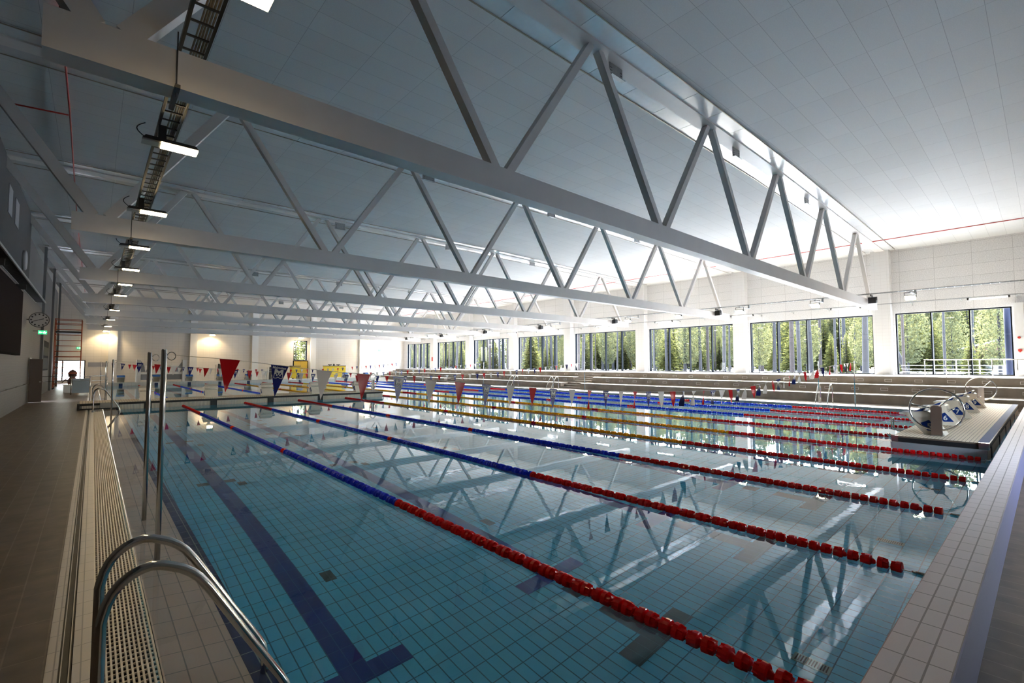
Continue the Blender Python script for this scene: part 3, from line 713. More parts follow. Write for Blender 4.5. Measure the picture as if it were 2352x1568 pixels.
# ================================================================== FLAG LINES
def interp(tab, x):
    for i in range(len(tab)-1):
        if x <= tab[i+1][0]:
            a, b = tab[i], tab[i+1]; u = (x-a[0])/(b[0]-a[0]); 
            # smooth (catmull) interpolation
            p0 = tab[i-1] if i > 0 else a; p3 = tab[i+2] if i+2 < len(tab) else b
            m0 = (b[1]-p0[1])/(b[0]-p0[0])*(b[0]-a[0]); m1 = (p3[1]-a[1])/(p3[0]-a[0])*(b[0]-a[0])
            return (2*u**3-3*u*u+1)*a[1]+(u**3-2*u*u+u)*m0+(-2*u**3+3*u*u)*b[1]+(u**3-u*u)*m1
    return tab[-1][1]
def flag_mesh(nm, mat, curl, twist):
    W, H = .19, .355; N = 8; vs = []; fs = []; sm = []
    for i in range(N+1):
        v = i/N; hw = W/2*(1-v)+.0015
        for j in range(5):
            u = (j/4*2-1)
            x = u*hw; z = -v*H
            y = curl*math.sin(v*2.4)*(.4+u*.8)*.06+twist*v*u*.035
            ca = math.cos(curl*u*v*.6); vs.append((x*ca+curl*.035*v*v, y+curl*.05*v*v, z))
    for i in range(N):
        for j in range(4):
            a = i*5+j; fs.append((a, a+1, a+6, a+5))
    me = bpy.data.meshes.new(nm); me.from_pydata(vs, [], fs); me.polygons.foreach_set('use_smooth', [True]*len(fs)); me.materials.append(mat); me.update(); return me
FM = {}
for c, mt in (('red', FRED), ('blue', FBLUE), ('white', FWHITE)):
    FM[c] = [flag_mesh('%s_pennant_mesh' % c, mt, cu, tw) for cu, tw in ((0.05, .15), (.45, .3), (1.0, .8), (-.6, .5))]
FM['blue'][0] = flag_mesh('blue_pennant_mesh', FBLUE, 0, 0); FM['blue'][1] = FM['blue'][0]
def emblem_mesh():
    m = MB(); y = -.006; s = .047; zc0 = -.102
    def P_(pts): m.quad(*[(a*s, y, zc0+b*s) for a, b in pts])
    # upper M
    P_([(-1, 0), (-1, 1.15), (-.5, 1.15), (-.5, 0)]); P_([(.5, 0), (.5, 1.15), (1, 1.15), (1, 0)])
    P_([(-.5, .48), (-.5, 1.15), (0, .72), (0, .02)]); P_([(0, .02), (0, .72), (.5, 1.15), (.5, .48)])
    # mirrored M drawn as an outline
    def L(a, b, wd=.15):
        a = Vector((a[0], a[1], 0)); b = Vector((b[0], b[1], 0)); d = (b-a).normalized(); n = Vector((-d.y, d.x, 0))*wd/2
        P_([(a-n)[:2], (b-n)[:2], (b+n)[:2], (a+n)[:2]])
    pts = [(-.95, .05), (-.98, -.98), (-.42, -.98), (0, -.66), (.42, -.98), (.98, -.98), (.95, .05)]
    for i in range(len(pts)-1): L(pts[i], pts[i+1])
    L((-.47, .05), (-.40, -.42)); L((-.40, -.42), (0, .02)); L((0, .02), (.40, -.42)); L((.40, -.42), (.47, .05))
    return m.mesh('emblem', INKW)
EMB = emblem_mesh()
tv, tf = text_mesh('Malmsten', .0375, .0011)
LET = bpy.data.meshes.new('lettering'); LET.from_pydata([(v[0], -.004, v[1]-.03) for v in tv], [], tf); LET.materials.append(INKW); LET.update()
def nth(i):
    if i < 20: return ORD[i]
    return 'number %d' % (i+1)
lines = [
 ('nearest', 4.42, [(0, 1.98), (.5, 1.94), (1.5, 1.81), (2.5, 1.72), (4, 1.575), (5.5, 1.455), (8.4, 1.30), (11, 1.225), (13, 1.20), (15.7, 1.39), (17.7, 1.57), (20.5, 1.76), (24.9, 1.98)], .47, ['red', 'blue', 'white'], 2.05, 49),
 ('second', 20.0, [(0, 2.0), (.6, 1.95), (2, 1.8), (5.5, 1.55), (8, 1.40), (12, 1.30), (16, 1.38), (20, 1.65), (24.9, 2.0)], .63, ['blue', 'red', 'white'], 2.05, 49),
 ('third', 31.4, [(0, 2.0), (1.1, 1.87), (3.6, 1.66), (9.6, 1.32), (13, 1.27), (17, 1.40), (21, 1.68), (24.9, 2.0)], .58, ['blue', 'red', 'white'], 2.03, 49),
 ('farthest', 46.5, [(0, 2.0), (1.6, 1.87), (6, 1.6), (11, 1.42), (15, 1.40), (17.5, 1.47), (20, 1.68), (22.5, 1.82), (24.9, 2.05)], .55, ['blue', 'white', 'red'], 2.06, 49)]
for li, (nm, Y, tab, x0, seq, zt, cnt) in enumerate(lines):
    c_ = MB().tube([(x*.5-.02, Y, interp(tab, x*.5)) for x in range(51)], .003 if li == 0 else .004, 4).build('bunting_line', CORD)
    tag(c_, 'thin white cord of the %s line of pennants over the pool' % nm, 'cord')
    cn = {'red': 0, 'blue': 0, 'white': 0}
    for q in range(cnt):
        x = x0+.5*q
        if x > 24.6: break
        c = seq[q % 3]; z = interp(tab, x); s_ = (interp(tab, x+.1)-interp(tab, x-.1))/.2
        var = 0 if (li == 0 and x < 5.2 and q != 99) else random.choice([0, 1, 1, 3]) if x < 9 else random.choice([1, 2, 3])
        if li > 0: var = random.choice([0, 0, 1, 3])
        if c == 'blue' and var in (1,): var = 0
        if c == 'white' and li == 0 and x < 8: var = 0
        o = bpy.data.objects.new('pennant', FM[c][var]); C.objects.link(o); o.location = (x, Y, z-.002)
        o.rotation_euler = (0, -math.atan(s_), random.uniform(-.12, .12) if var == 0 else random.uniform(-.5, .35))
        tag(o, '%s pennant, %s %s one from the left on the %s flag line' % (c, nth(cn[c]), c, nm), 'pennant', 'pennants on the %s flag line' % nm); cn[c] += 1
        if c == 'blue':
            e = bpy.data.objects.new('emblem', EMB); C.objects.link(e); e.parent = o
            if li == 0 and x < 12:
                e = bpy.data.objects.new('lettering', LET); C.objects.link(e); e.parent = o
def pole(x, y, zt, label, hook=True):
    t = thing('flag_pole', label, 'pole', (x, y, -.05))
    zb = -.06 if x < 10 else 0
    MB().lathe((x, y, zb), (0, 0, 1), [(0, .024), (zt-zb-.01, .024), (zt-zb, .018)], 14).build('pole', STEEL, t)
    MB().box(x-.09, x+.09, y-.02, y+.02, zb-.01, zb+.005).build('foot_plate', STEEL2, t)
    if hook:
        MB().tube([(x+.024+.035*(1-math.cos(a)), y, zt-.07+.04*math.sin(a)) for a in [i*2*PI/12 for i in range(12)]], .004, 6, True).build('ring', STEEL, t)
pole(-.1, 4.42, 2.04, 'tall stainless pole holding the left end of the nearest flag line')
pole(-.1, 6.0, 2.04, 'tall stainless pole just behind the one holding the nearest flag line')
pole(-.1, 20.0, 2.06, 'thin stainless pole at the left end of the second flag line')
pole(-.1, 31.4, 2.06, 'thin stainless pole at the left end of the third flag line')
pole(-.15, 46.5, 2.1, 'thin stainless pole at the left end of the farthest flag line')
pole(24.98, 4.42, 2.06, 'thin stainless pole at the right end of the nearest flag line')
pole(25.6, 6.0, 2.06, 'thin stainless pole just behind the right end of the nearest flag line')
pole(25.0, 20.0, 2.06, 'thin stainless pole at the right end of the second flag line')
pole(25.0, 31.4, 2.06, 'thin stainless pole at the right end of the third flag line')
pole(25.0, 46.5, 2.1, 'thin stainless pole at the right end of the farthest flag line')

# ================================================================== BULKHEADS
def grille(m, xa, xb, y, z0, z1, dy):
    n = int((xb-xa)/.05)
    for q in range(n): m.box(xa+.012+q*.05, xa+.048+q*.05, min(y, y+dy), max(y, y+dy), z0, z1)
def bulkhead(x0, x1, y0, y1, label, lanes):
    t = thing('bulkhead', label, 'bulkhead', ((x0+x1)/2, (y0+y1)/2, 0))
    MB().box(max(x0+.02, .32), min(x1-.02, 25.0), y0+.06, y1-.06, -.62, .012).box(x0+.02, x1-.02, y0+.06, y1-.06, .012, .26).build('core', pm('bulkhead_core', (.35, .35, .34), .6), t)
    MB().box(x0, x1, y0, y1, .265, .30).build('deck_top', BULKT, t)
    MB().box(x0+.05, x1-.05, y0-.004, y0+.05, .175, .268).box(x0+.05, x1-.05, y1-.05, y1+.004, .175, .268).box(x0-.004, x0+.05, y0+.05, y1-.05, .175, .268).box(x1-.05, x1+.004, y0+.05, y1-.05, .175, .268).build('edge_band', BLACK, t)
    xs_ = sorted(lanes)
    for y, dy in ((y0+.05, -.035), (y1-.05, .035)):
        if x0 < 0: m = MB(); grille(m, x0+.08, .28, y, .06, .172, dy); m.build('side_grille', CREAM, t)
        px = max(x0, .3)
        for xc in xs_+[None]:
            xe_ = (xc-.13) if xc else x1-.03
            if xe_-px > .2:
                m = MB(); grille(m, px, xe_, y, -.45, .172, dy); m.build('side_grille', CREAM, t)
            if xc:
                MB().box(xc-.125, xc+.125, min(y, y+dy*1.2), max(y, y+dy*1.2), -.6, .175).build('lane_target', BLACK, t); px = xc+.13
    return t
bulkhead(-1.0, 12.42, 25.0, 26.5, 'far left bulkhead with black band, white grille and numbered blocks', [1.25+2.5*k for k in range(5)])
t = thing('bulkhead_support', 'dark steel support carrying the left end of the far bulkhead', 'support', (-.6, 25.6, 0))
MB().box(-1.05, .3, 24.98, 26.4, .012, .06).box(-1.06, -.98, 24.9, 26.5, .01, .28).build('beam', DARKM, t)
MB().box(-.35, .25, 24.93, 24.99, .08, .26).build('plate', STEEL2, t)
B2 = bulkhead(12.87, 26.95, -.52, 1.0, 'near right bulkhead beside the raised coping, carrying blocks five to nine', [13.75+2.5*k for k in range(5)])
MB().box(12.8, 12.86, -.5, 1.0, -.02, .17).box(12.8, 26.9, 1.005, 1.03, .03, .17).build('skirt', pm('skirt_steel', (.42, .44, .46), .4, .3), B2)
MB().box(12.84, 12.98, -.53, -.38, .17, .305).build('corner_cap', STEEL, B2)
MB().box(12.84, 12.98, .9, 1.02, .17, .305).build('corner_cap', STEEL, B2)
MB().box(12.98, 26.9, -.52, -.36, .30, .306).build('rear_strip', pm('blue_steel_strip', (.13, .15, .24), .8, spec=.1), B2)
MB().tube([(12.95, 1.0, .22), (12.95, 1.1, .3), (13.2, 1.14, .3), (13.2, 1.03, .22)], .02, 8).build('grab_loop', STEEL, B2)
MB().tube([(14.2, 1.02, .25), (14.2, 1.25, .30), (14.2, 1.25, .55), (14.45, 1.25, .55), (14.45, 1.25, .30), (14.45, 1.02, .25)], .018, 8).build('grab_loop', STEEL, B2)
for k in range(5):
    pass
# wheels
def wheel(x, y, zb, label):
    t = thing('handwheel_stand', label, 'wheel', (x, y, zb)); c = Vector((x, y, zb+.58)); R_ = .46
    MB().tube([(x, y+R_*math.cos(a), c.z+R_*math.sin(a)) for a in [i*2*PI/48 for i in range(48)]], .019, 8, True).build('rim', STEEL, t)
    for q in range(3):
        a = .85+q*2*PI/3; a = (2.3, 4.9, .25)[q]
        MB().tube([tuple(c), (x, y+(R_-.01)*math.cos(a), c.z+(R_-.01)*math.sin(a))], .012, 8).build('spoke', STEEL, t)
    MB().lathe((x-.03, y, c.z), (1, 0, 0), [(0, .035), (.06, .035), (.065, .02)], 12).build('hub', STEEL, t)
    pr = [(y-.09, zb), (y+.09, zb)]+[(y+.09*math.cos(a) if True else 0, c.z+.0+.04+.05*math.sin(a)) for a in [i*PI/8 for i in range(9)]]
    MB().prism(pr, 0, x-.07, x-.05).prism(pr, 0, x+.04, x+.055).build('post', BROWNST if y < 10 and x < 20 else STEEL2, t)
    MB().box(x-.1, x+.09, y-.11, y+.11, zb, zb+.012).build('base_plate', STEEL2, t)
wheel(13.55, .33, .30, 'large stainless hand wheel on a post at the near corner of the right bulkhead')
wheel(26.6, .50, .30, 'large stainless hand wheel at the far right corner of the right bulkhead')
wheel(12.1, 25.7, .30, 'stainless hand wheel at the right end of the far bulkhead')
# starting blocks
def make_block(num, top):
    t = thing('starting_block', '', 'starting block', (0, 0, 0))
    # local, facing +y
    for sx in (-.25, .25):
        MB().prism([(.20, 0), (.56, 0), (.88, .415), (.42, .37)], 0, sx-.018, sx+.018).build('side_panel', CREAM, t, (0, 0, 0))
    MB().prism([(.20, 0), (.235, 0), (.455, .37), (.42, .37)], 0, -.235, .235).build('back_panel', CREAM, t, (0, 0, 0))
    MB().prism([(1.0, .43), (1.0, .455), (.48, .525), (.44, .50), (.43, .36), (.52, .365)], 0, -.29, .29).build('platform', CREAM, t, (0, 0, 0))
    MB().prism([(.99, .4575), (.99, .463), (.50, .529), (.50, .5235)], 0, -.27, .27).build('grip_surface', BTOP if top else pm('grip_grey', (.30, .33, .42), .7), t, (0, 0, 0))
    f = MB().prism([(.76, .495), (.56, .52), (.50, .62), (.535, .625)], 0, -.28, .28).build('footrest', BTOP if top else CREAM, t, (0, 0, 0))
    for sx in (-.283, .283): MB().prism([(.73, .503), (.57, .525), (.525, .60)], 0, sx-.003, sx+.003).build('blue_side', PBLUE, f, (0, 0, 0))
    MB().tube([(-.27, .40, .40), (-.27, .33, .40), (.27, .33, .40), (.27, .40, .40)], .011, 6).build('grip_bar', STEEL, t, (0, 0, 0))
    MB().box(-.24, .24, .408, .432, .345, .36).build('slot', BLACK, t, (0, 0, 0))
    for sx, nx in ((-.269, -1), (.269, 1)):
        pl = MB().prism([(.62, .25), (.47, .33), (.30, .10), (.50, .09)], 0, sx-.002, sx+.002).build('number_plate', PBLUE, t, (0, 0, 0))
        if num is not None: text_part('number', str(num), .17, INKW, pl, (sx+nx*.004, .465, .185), (0, nx, 0), (0, 0, 1), .004)
    if num is not None:
        text_part('number', str(num), .19, INKD, t, (.02, .295, .155), (1, 0, 0), (0, .51, .86), .002)
    return t
wd = ['zero', 'one', 'two', 'three', 'four', 'five', 'six', 'seven', 'eight', 'nine']
for k in range(10):
    b_ = make_block(k, False)
    if k < 5: b_.location = (1.25+2.5*k, 25.35, .30); b_['label'] = 'cream starting block numbered %s on the far bulkhead, %s from the left' % (wd[k], ORD[k]); b_['group'] = 'blocks on the far bulkhead'
    else: b_.location = (13.75+2.5*(k-5)+.15, .0, .30); b_['label'] = 'white starting block numbered %s on the near right bulkhead, %s from the camera' % (wd[k], ORD[k-5]); b_['group'] = 'blocks on the near right bulkhead'
b0 = make_block(None, True); b0['group'] = 'blocks at the far end of the pool'
for k in range(10):
    loc = (1.25+2.5*k, YP+.75, .30); lab = 'white starting block with blue top at the far pool end, %s from the left' % ORD[k]
    if k == 0: b0.location = loc; b0.rotation_euler[2] = PI; b0['label'] = lab
    else: dup(b0, loc, lab, rz=PI)
    o = MB().box(loc[0]-.13, loc[0]+.13, YP-.02, YP, -1.2, .22).build('lane_target', pm('target_blue', (.01, .03, .1), .4)); o['kind'] = 'structure'

# ================================================================== POOL LADDERS
def pool_ladder(x, ya, yb, label, mir=1, h=.92, xin=.85):
    t = thing('pool_ladder', label, 'ladder', (x, (ya+yb)/2, 0))
    prof = [(-.0, -.02), (-.0, .62), (.005, .74), (.04, .84), (.10, .90), (.18, .925), (.26, .90), (.34, .85), (.42, .75), (.61, .43), (.77, .17), (.805, .09), (.81, .0), (.81, -.12), (.79, -1.1)]
    # refine the bends
    P2 = []
    for i in range(len(prof)-1):
        for u in (0, .5):
            p0 = prof[max(i-1, 0)]; a = prof[i]; b = prof[i+1]; p3 = prof[min(i+2, len(prof)-1)]
            P2.append(tuple(.5*((2*a[c])+(-p0[c]+b[c])*u+(2*p0[c]-5*a[c]+4*b[c]-p3[c])*u*u+(-p0[c]+3*a[c]-3*b[c]+p3[c])*u**3) for c in (0, 1)))
    P2.append(prof[-1])
    for y in (ya, yb):
        MB().tube([(x+mir*p[0], y, p[1]) for p in P2], .0225, 16).build('rail', STEEL, t)
        MB().lathe((x, y, .004), (0, 0, 1), [(0, .05), (.012, .05), (.02, .03)], 14).build('base_flange', STEEL2, t)
    for z in (-.35, -.65, -.95): MB().box(min(x+mir*.76, x+mir*.86), max(x+mir*.76, x+mir*.86), ya, yb, z-.012, z+.012).build('step', STEEL2, t)
pool_ladder(-.565, 1.5, 1.97, 'shiny stainless pool ladder in the left foreground')
pool_ladder(-.565, 23.6, 24.1, 'stainless pool ladder just in front of the far left bulkhead')
pool_ladder(-.6, 28.2, 28.7, 'stainless pool ladder just behind the far left bulkhead')
pool_ladder(26.2, 28.2, 28.75, 'stainless pool ladder on the bleacher side, left of the first stairway', -1)
pool_ladder(26.2, 23.6, 24.15, 'stainless pool ladder on the bleacher side, in front of the stairway', -1)
pool_ladder(26.2, 5.6, 6.1, 'stainless pool ladder on the bleacher side near the right bulkhead', -1)

# ================================================================== LEFT WALL THINGS
t = thing('scoreboard', 'big black scoreboard screen hung on the left wall', 'scoreboard', (XL+.1, 20, 2.2))
MB().box(XL+.004, XL+.14, 12.0, 26.4, 2.25, 4.85).build('cabinet', SCREEN, t)
MB().box(XL+.14, XL+.15, 12.1, 26.3, 2.32, 4.78).build('screen', pm('screen_face', (.014, .010, .011), .9, spec=.02), t)
for q in range(3): MB().box(XL, XL+.3, 13+6.2*q, 13.08+6.2*q, 4.85, 5.05).build('bracket', DARKM, t)
t = thing('cable_tray', 'dark slatted service tray along the left wall above the scoreboard', 'cable tray', (XL+.2, 22, 5.15))
m = MB(); m.box(XL+.36, XL+.4, YN, 34, 5.12, 5.2).box(XL, XL+.03, YN, 34, 5.12, 5.2)
m.build('side_rail', GALV, t)
m = MB()
for q in range(240): m.box(XL, XL+.38, -3.5+.155*q, -3.45+.155*q, 5.14, 5.17)
m.build('slats', DARKM, t)
t = thing('wall_clock', 'round white clock on a wall arm at the left, showing a quarter to two', 'clock', (XL+.45, 29.9, 3.5))
cx, cy, czz = XL+.42, 29.9, 3.97
MB().lathe((cx, cy, czz), (0, 1, 0), [(0, .35), (.07, .35)], 40).build('case', DARKM, t)
fc = MB().lathe((cx, cy-.012, czz), (0, 1, 0), [(0, .325), (.012, .325)], 40).build('face', pm('clock_face', (.5, .48, .45), .5), t)
m = MB()
for q in range(12):
    a = q*PI/6; dx, dz = math.sin(a), math.cos(a)
    m.bar((cx+dx*.235, cy-.016, czz+dz*.235), (cx+dx*.295, cy-.016, czz+dz*.295), .006, .05, (0, 1, 0))
m.build('hour_marks', BLACK, fc)
for nm_, a, L_, wd_ in (('hour_hand', math.radians(68), .17, .03), ('minute_hand', math.radians(250), .27, .022)):
    MB().bar((cx, cy-.02, czz), (cx+math.sin(a)*L_, cy-.02, czz+math.cos(a)*L_), .006, wd_, (0, 1, 0)).build(nm_, BLACK, fc)
MB().box(XL, cx-.32, cy+.02, cy+.06, czz-.02, czz+.02).build('arm', DARKM, t)
def exit_sign(x, y, z, label, w2=.17, face='y'):
    t = thing('exit_sign', label, 'sign', (x, y, z))
    MB().box(x-w2, x+w2, y, y+.04, z-.1, z+.1).build('box', EXITG, t)
    if x < XL+1: MB().box(XL, x-w2, y+.01, y+.03, z+.05, z+.08).build('arm', DARKM, t)
    MB().prism([(x-.15, z), (x-.08, z+.06), (x-.08, z+.02), (x+.0, z+.02), (x+.0, z-.02), (x-.08, z-.02), (x-.08, z-.06)], 1, y-.006, y-.002).box(x+.05, x+.09, y-.006, y-.002, z-.01, z+.07).box(x+.02, x+.15, y-.006, y-.002, z-.01, z+.02).box(x+.04, x+.06, y-.006, y-.002, z-.08, z).box(x+.09, x+.11, y-.006, y-.002, z-.08, z).build('pictogram', pm('exit_white', (.8, .9, .8), .4, emit=(.8, 1, .85), es=.5), t)
    return t
exit_sign(XL+.36, 33.2, 3.55, 'green exit sign hanging out from the left wall')
exit_sign(-1.75, YE-.05, 3.55, 'small green exit sign on the far wall behind the scaffold')
exit_sign(21.3, YE-.05, 4.05, 'small green exit sign right of the far yellow door')
exit_sign(31.0, YE-.05, 3.95, 'small green exit sign at the right side of the far wall')
t = thing('round_vent', 'pale round vent high on the left wall', 'vent', (XL-.02, 26.5, 7.0))
MB().lathe((XL-.02, 27.6, 6.35), (1, 0, 0), [(0, .42), (.1, .42), (.12, .36)], 28).build('ring', pm('vent_ring', (.4, .4, .42), .5), t)
for i, (y0, y1) in enumerate(((22.4, 23.4), (24.3, 25.4))):
    t = MB().box(XL-.02, XL, y0, y1, 7.2, 8.2).build('wall_panel', pm('panel_pale', (.26, .27, .30), .5)); tag(t, 'pale rectangular hatch high on the left wall, %s of the pair' % ('nearer' if i == 0 else 'farther'), 'hatch')
t = thing('wall_rail', 'dark handrail running low along the left wall', 'railing', (XL+.06, 22, .9))
MB().tube([(XL+.08, 8, .95), (XL+.08, 31.5, .95)], .02, 8).build('rail', DARKM, t)
m = MB()
for q in range(8): m.box(XL, XL+.08, 9+3*q, 9.03+3*q, .93, .96)
m.build('brackets', DARKM, t)
# scaffold tower
t = thing('scaffold_tower', 'tall orange mobile scaffold tower near the far left corner', 'scaffold', (-2.05, 49, 0))
X0, X1, Yf, Yb = -2.85, -1.35, 48.2, 49.6
for x in (X0, X1):
    for y in (Yf, Yb):
        MB().tube([(x, y, .12), (x, y, 5.35)], .028, 8).build('standard', SCAF, t)
        MB().lathe((x-.03, y, .07), (1, 0, 0), [(0, .07), (.06, .07)], 12).build('castor', BLACK, t)
m = MB()
for q in range(13):
    z = .3+.38*q
    for x in (X0, X1): m.tube([(x, Yf, z), (x, Yb, z)], .02, 6)
m.build('rungs', SCAF, t)
m = MB()
for q in range(11):
    z = .35+.42*q
    m.tube([(X0, Yf, z), (X1, Yf, z)], .02, 6).tube([(X0, Yb, z+.05), (X1, Yb, z+.05)], .02, 6)
for z in (5.33, 5.0): m.tube([(X0, Yf, z), (X1, Yf, z)], .022, 6).tube([(X0, Yb, z), (X1, Yb, z)], .022, 6)
m.build('ledgers', SCAF, t)
MB().box(X0-.02, X1+.02, Yf, Yb, 4.3, 4.42).build('platform', SCAFB, t)
# far left: bin of gear, low wall box, glass fence
t = thing('equipment_pile', 'dark heap of covered gear standing in front of the far left glass door', 'equipment', (-1.9, 58.5, 0))
MB().lathe((-2.0, 58.5, 0), (0, 0, 1), [(0, .3), (.4, .35), (.7, .2), (.85, .3), (1.1, .32), (1.3, .2), (1.4, .05)], 12).box(-2.6, -1.2, 58.3, 58.7, .4, .5).tube([(-2.7, 58.5, .2), (-1.8, 58.5, 1.3)], .03, 6).build('heap', pm('gear_dark', (.10, .04, .04), .7, noise=.4), t)
t = thing('glass_fence', 'glass and steel guard fence at the far left corner of the pool', 'fence', (-1, 39, 0))
MB().box(-1.55, -.75, 39.0, 39.02, .1, 1.0).build('panel', pm('frosted_blue', (.35, .42, .5), .15), t)
m = MB()
for x in (-1.6, -.72, .1): m.tube([(x, 39, 0), (x, 39, 1.15)], .025, 8)
m.tube([(-2.9, 39, 1.15), (.1, 39, 1.15)], .022, 8).tube([(-2.9, 39, .85), (.1, 39, .85)], .015, 8)
m.build('frame', STEEL, t)
t = thing('low_cabinet', 'small pale cabinet on the deck below the scaffold', 'cabinet', (-1.9, 42, 0))
MB().box(-2.05, -1.3, 41.9, 42.5, 0, .5).build('body', WHITE, t); MB().box(-2.08, -1.27, 41.87, 42.53, .5, .53).build('top', CREAM, t)
# far deck things
t = thing('equipment_rack', 'white framed rack with grey slanted panels on the far deck', 'rack', (4.6, 58, 0))
for x in (2.75, 6.5): MB().box(x-.18, x+.18, 57.7, 58.3, 0, 2.35).build('upright', WHITE, t)
MB().box(2.8, 6.5, 57.95, 58.05, .95, 1.05).build('crossbar', WHITE, t)
MB().prism([(2.95, 1.15), (3.6, 1.15), (2.95, 2.2)], 1, 57.98, 58.02).prism([(6.3, 1.15), (5.65, 1.15), (6.3, 2.2)], 1, 57.98, 58.02).box(2.95, 6.3, 57.98, 58.02, .35, .9).build('panel', pm('rack_grey', (.26, .27, .29), .6), t)
for i, (a, b, lab) in enumerate(((17.8, 18.85, 'yellow wheeled cart left of the far yellow door'), (21.9, 24.6, 'long yellow wheeled cart right of the far yellow door'))):
    t = thing('equipment_cart', lab, 'cart', ((a+b)/2, 61, 0))
    MB().box(a, b, 60.6, 61.4, .22, 1.65).build('box', YCAB, t)
    MB().box(a-.03, b+.03, 60.57, 61.43, 1.65, 1.72).build('lid', DARKM, t)
    if i: MB().tube([(a+.5, 61, 1.85), (a+1.0, 61, 1.85)], .05, 8).tube([(a+1.6, 61, 1.85), (a+2.1, 61, 1.85)], .05, 8).box(a+1.2, a+1.35, 60.9, 61.1, 1.72, 1.95).box(a+.7, a+.8, 60.95, 61.05, 1.72, 1.85).box(a+1.8, a+1.9, 60.95, 61.05, 1.72, 1.85).build('fittings', BLACK, t)
    for x in (a+.2, b-.2): MB().lathe((x, 60.7, .11), (0, 1, 0), [(0, .1), (.06, .1)], 12).build('wheel', BLACK, t)
for i, (x, z0, z1) in enumerate(((10.0, 0, 1.95), (15.3, 0, 1.6))):
    t = thing('leaning_board', 'dark upright board leaning by the far wall, %s of two' % ('left' if i == 0 else 'right'), 'board', (x, 60, 0))
    MB().prism([(x-.25, z0), (x+.35, z0), (x+.35, z1-.4), (x, z1), (x-.15, z1)], 1, 60, 60.08).build('board', pm('board_dark', (.06, .055, .05), .6), t)
    MB().box(x-.4, x-.25, 59.95, 60.12, z0, z1-.1).build('edge_post', CREAM, t)
t = thing('fire_extinguisher_point', 'red extinguisher cabinet and sign beside the far yellow door', 'extinguisher', (21.35, YE-.1, 1.2))
MB().lathe((21.35, YE-.12, .9), (0, 0, 1), [(0, .09), (.45, .09), (.5, .04), (.58, .03)], 12).build('cylinder', PIPE, t)
MB().box(21.25, 21.45, YE-.02, YE, 2.0, 2.5).box(21.25, 21.45, YE-.02, YE, 2.75, 3.0).build('sign', PIPE, t)
t = thing('fire_extinguisher', 'red fire extinguisher sign on the pier between the two farthest windows', 'sign', (34.6, 55.1, 2.4))
MB().box(34.40, 34.44, 54.75, 55.05, 2.35, 2.9).build('panel', PIPE, t)
t = thing('wall_sign', 'pale lettered sign on the far wall above the left pool corner', 'sign', (-.0, YE-.03, 1.9))
MB().box(-1.0, .6, YE-.03, YE, 1.65, 2.1).build('board', pm('sign_grey', (.32, .33, .38), .5), t)
# signs on the pier by the right door
t = thing('alarm_sounder', 'round red alarm sounder on the white pier beside the right door', 'alarm', (34.72, -.45, 3.2))
MB().lathe((34.68, -.42, 3.26), (1, 0, 0), [(0, .055), (.07, .06)], 16).build('body', PIPE, t)
t = thing('alarm_button', 'small red call button low on the white pier beside the right door', 'alarm', (34.72, -.45, 2.6))
MB().box(34.70, 34.75, -.5, -.36, 2.55, 2.66).box(34.69, 34.75, -.46, -.40, 2.50, 2.55).build('body', PIPE, t)
for i, z in enumerate((3.45, 3.2)):
    t = thing('fire_sign', ('upper' if i == 0 else 'lower')+' red and white fire sign above the right yellow door', 'sign', (34.98, -.75, z))
    MB().box(34.96, 34.99, -.86, -.64, z+.22 if i == 0 else z+.2-.02+.0, z+.42 if i == 0 else z+.42-.2).build('board', PIPE, t)
    MB().box(34.95, 34.96, -.8, -.70, z+.28 if i == 0 else z+.19, z+.36 if i == 0 else z+.21).build('pictogram', INKW, t)

# ================================================================== OUTSIDE
GZ = 1.0
gr = MB().box(XR+.4, 140, -70, 230, GZ-.2, GZ); struct('ground', gr, SNOW)
struct('ground', MB().box(-40, XR+.4, YE+.3, 230, -.4, 0.0), SNOW)
struct('ground', MB().box(-40, XR+.4, -70, YN-.3, -.4, -.05), SNOW)
def spruce_mesh(seed, H=6.0, layers=34):
    r = random.Random(seed); m = MB()
    for i in range(layers):
        v = i/(layers-1); z = .35+v*(H-.4); R_ = (1-v)**.8*H*.22+.12; nb = int(12*(1-v)+6)
        a0 = r.uniform(0, 6.28)
        for b in range(nb):
            a = a0+b*2*PI/nb+r.uniform(-.25, .25); L_ = R_*r.uniform(.65, 1.15); dz = -L_*.22+r.uniform(-.06, .1)
            d = Vector((math.cos(a), math.sin(a), 0)); sd = Vector((-d.y, d.x, 0)); o = Vector((0, 0, z))
            # a drooping branch made of small leaf blades
            for s_ in range(6):
                u0, u1 = s_/6, (s_+1.5)/6
                c0 = o+d*L_*u0+Vector((0, 0, dz*u0)); c1 = o+d*L_*u1+Vector((0, 0, dz*u1+.06*u1))
                wdt = L_*.25*(1.05-u0*.7)*r.uniform(.7, 1.2)
                for sg in (-1, 1):
                    t_ = c0+(c1-c0)*.9+sd*sg*wdt+Vector((0, 0, r.uniform(-.14, .05)))
                    m.quad(tuple(c0), tuple(t_), tuple(c1)); 
    return m
def bushy_mesh(seed, H=7.0):
    r = random.Random(seed); m = MB()
    for i in range(4200):
        v = r.random(); z = 1.0+v*(H-1.0); R_ = H*.2*math.sin(PI*(.12+.8*v))+.2
        a = r.uniform(0, 6.28); rr = R_*math.sqrt(r.random()); c = Vector((math.cos(a)*rr, math.sin(a)*rr, z)); s_ = r.uniform(.06, .15)
        q = Vector((r.gauss(0, 1), r.gauss(0, 1), r.gauss(0, .6))).normalized(); u = q.orthogonal().normalized(); w_ = q.cross(u)
        m.quad(tuple(c+u*s_), tuple(c+w_*s_*.6), tuple(c-u*s_*.9), tuple(c-w_*s_*.5))
    return m
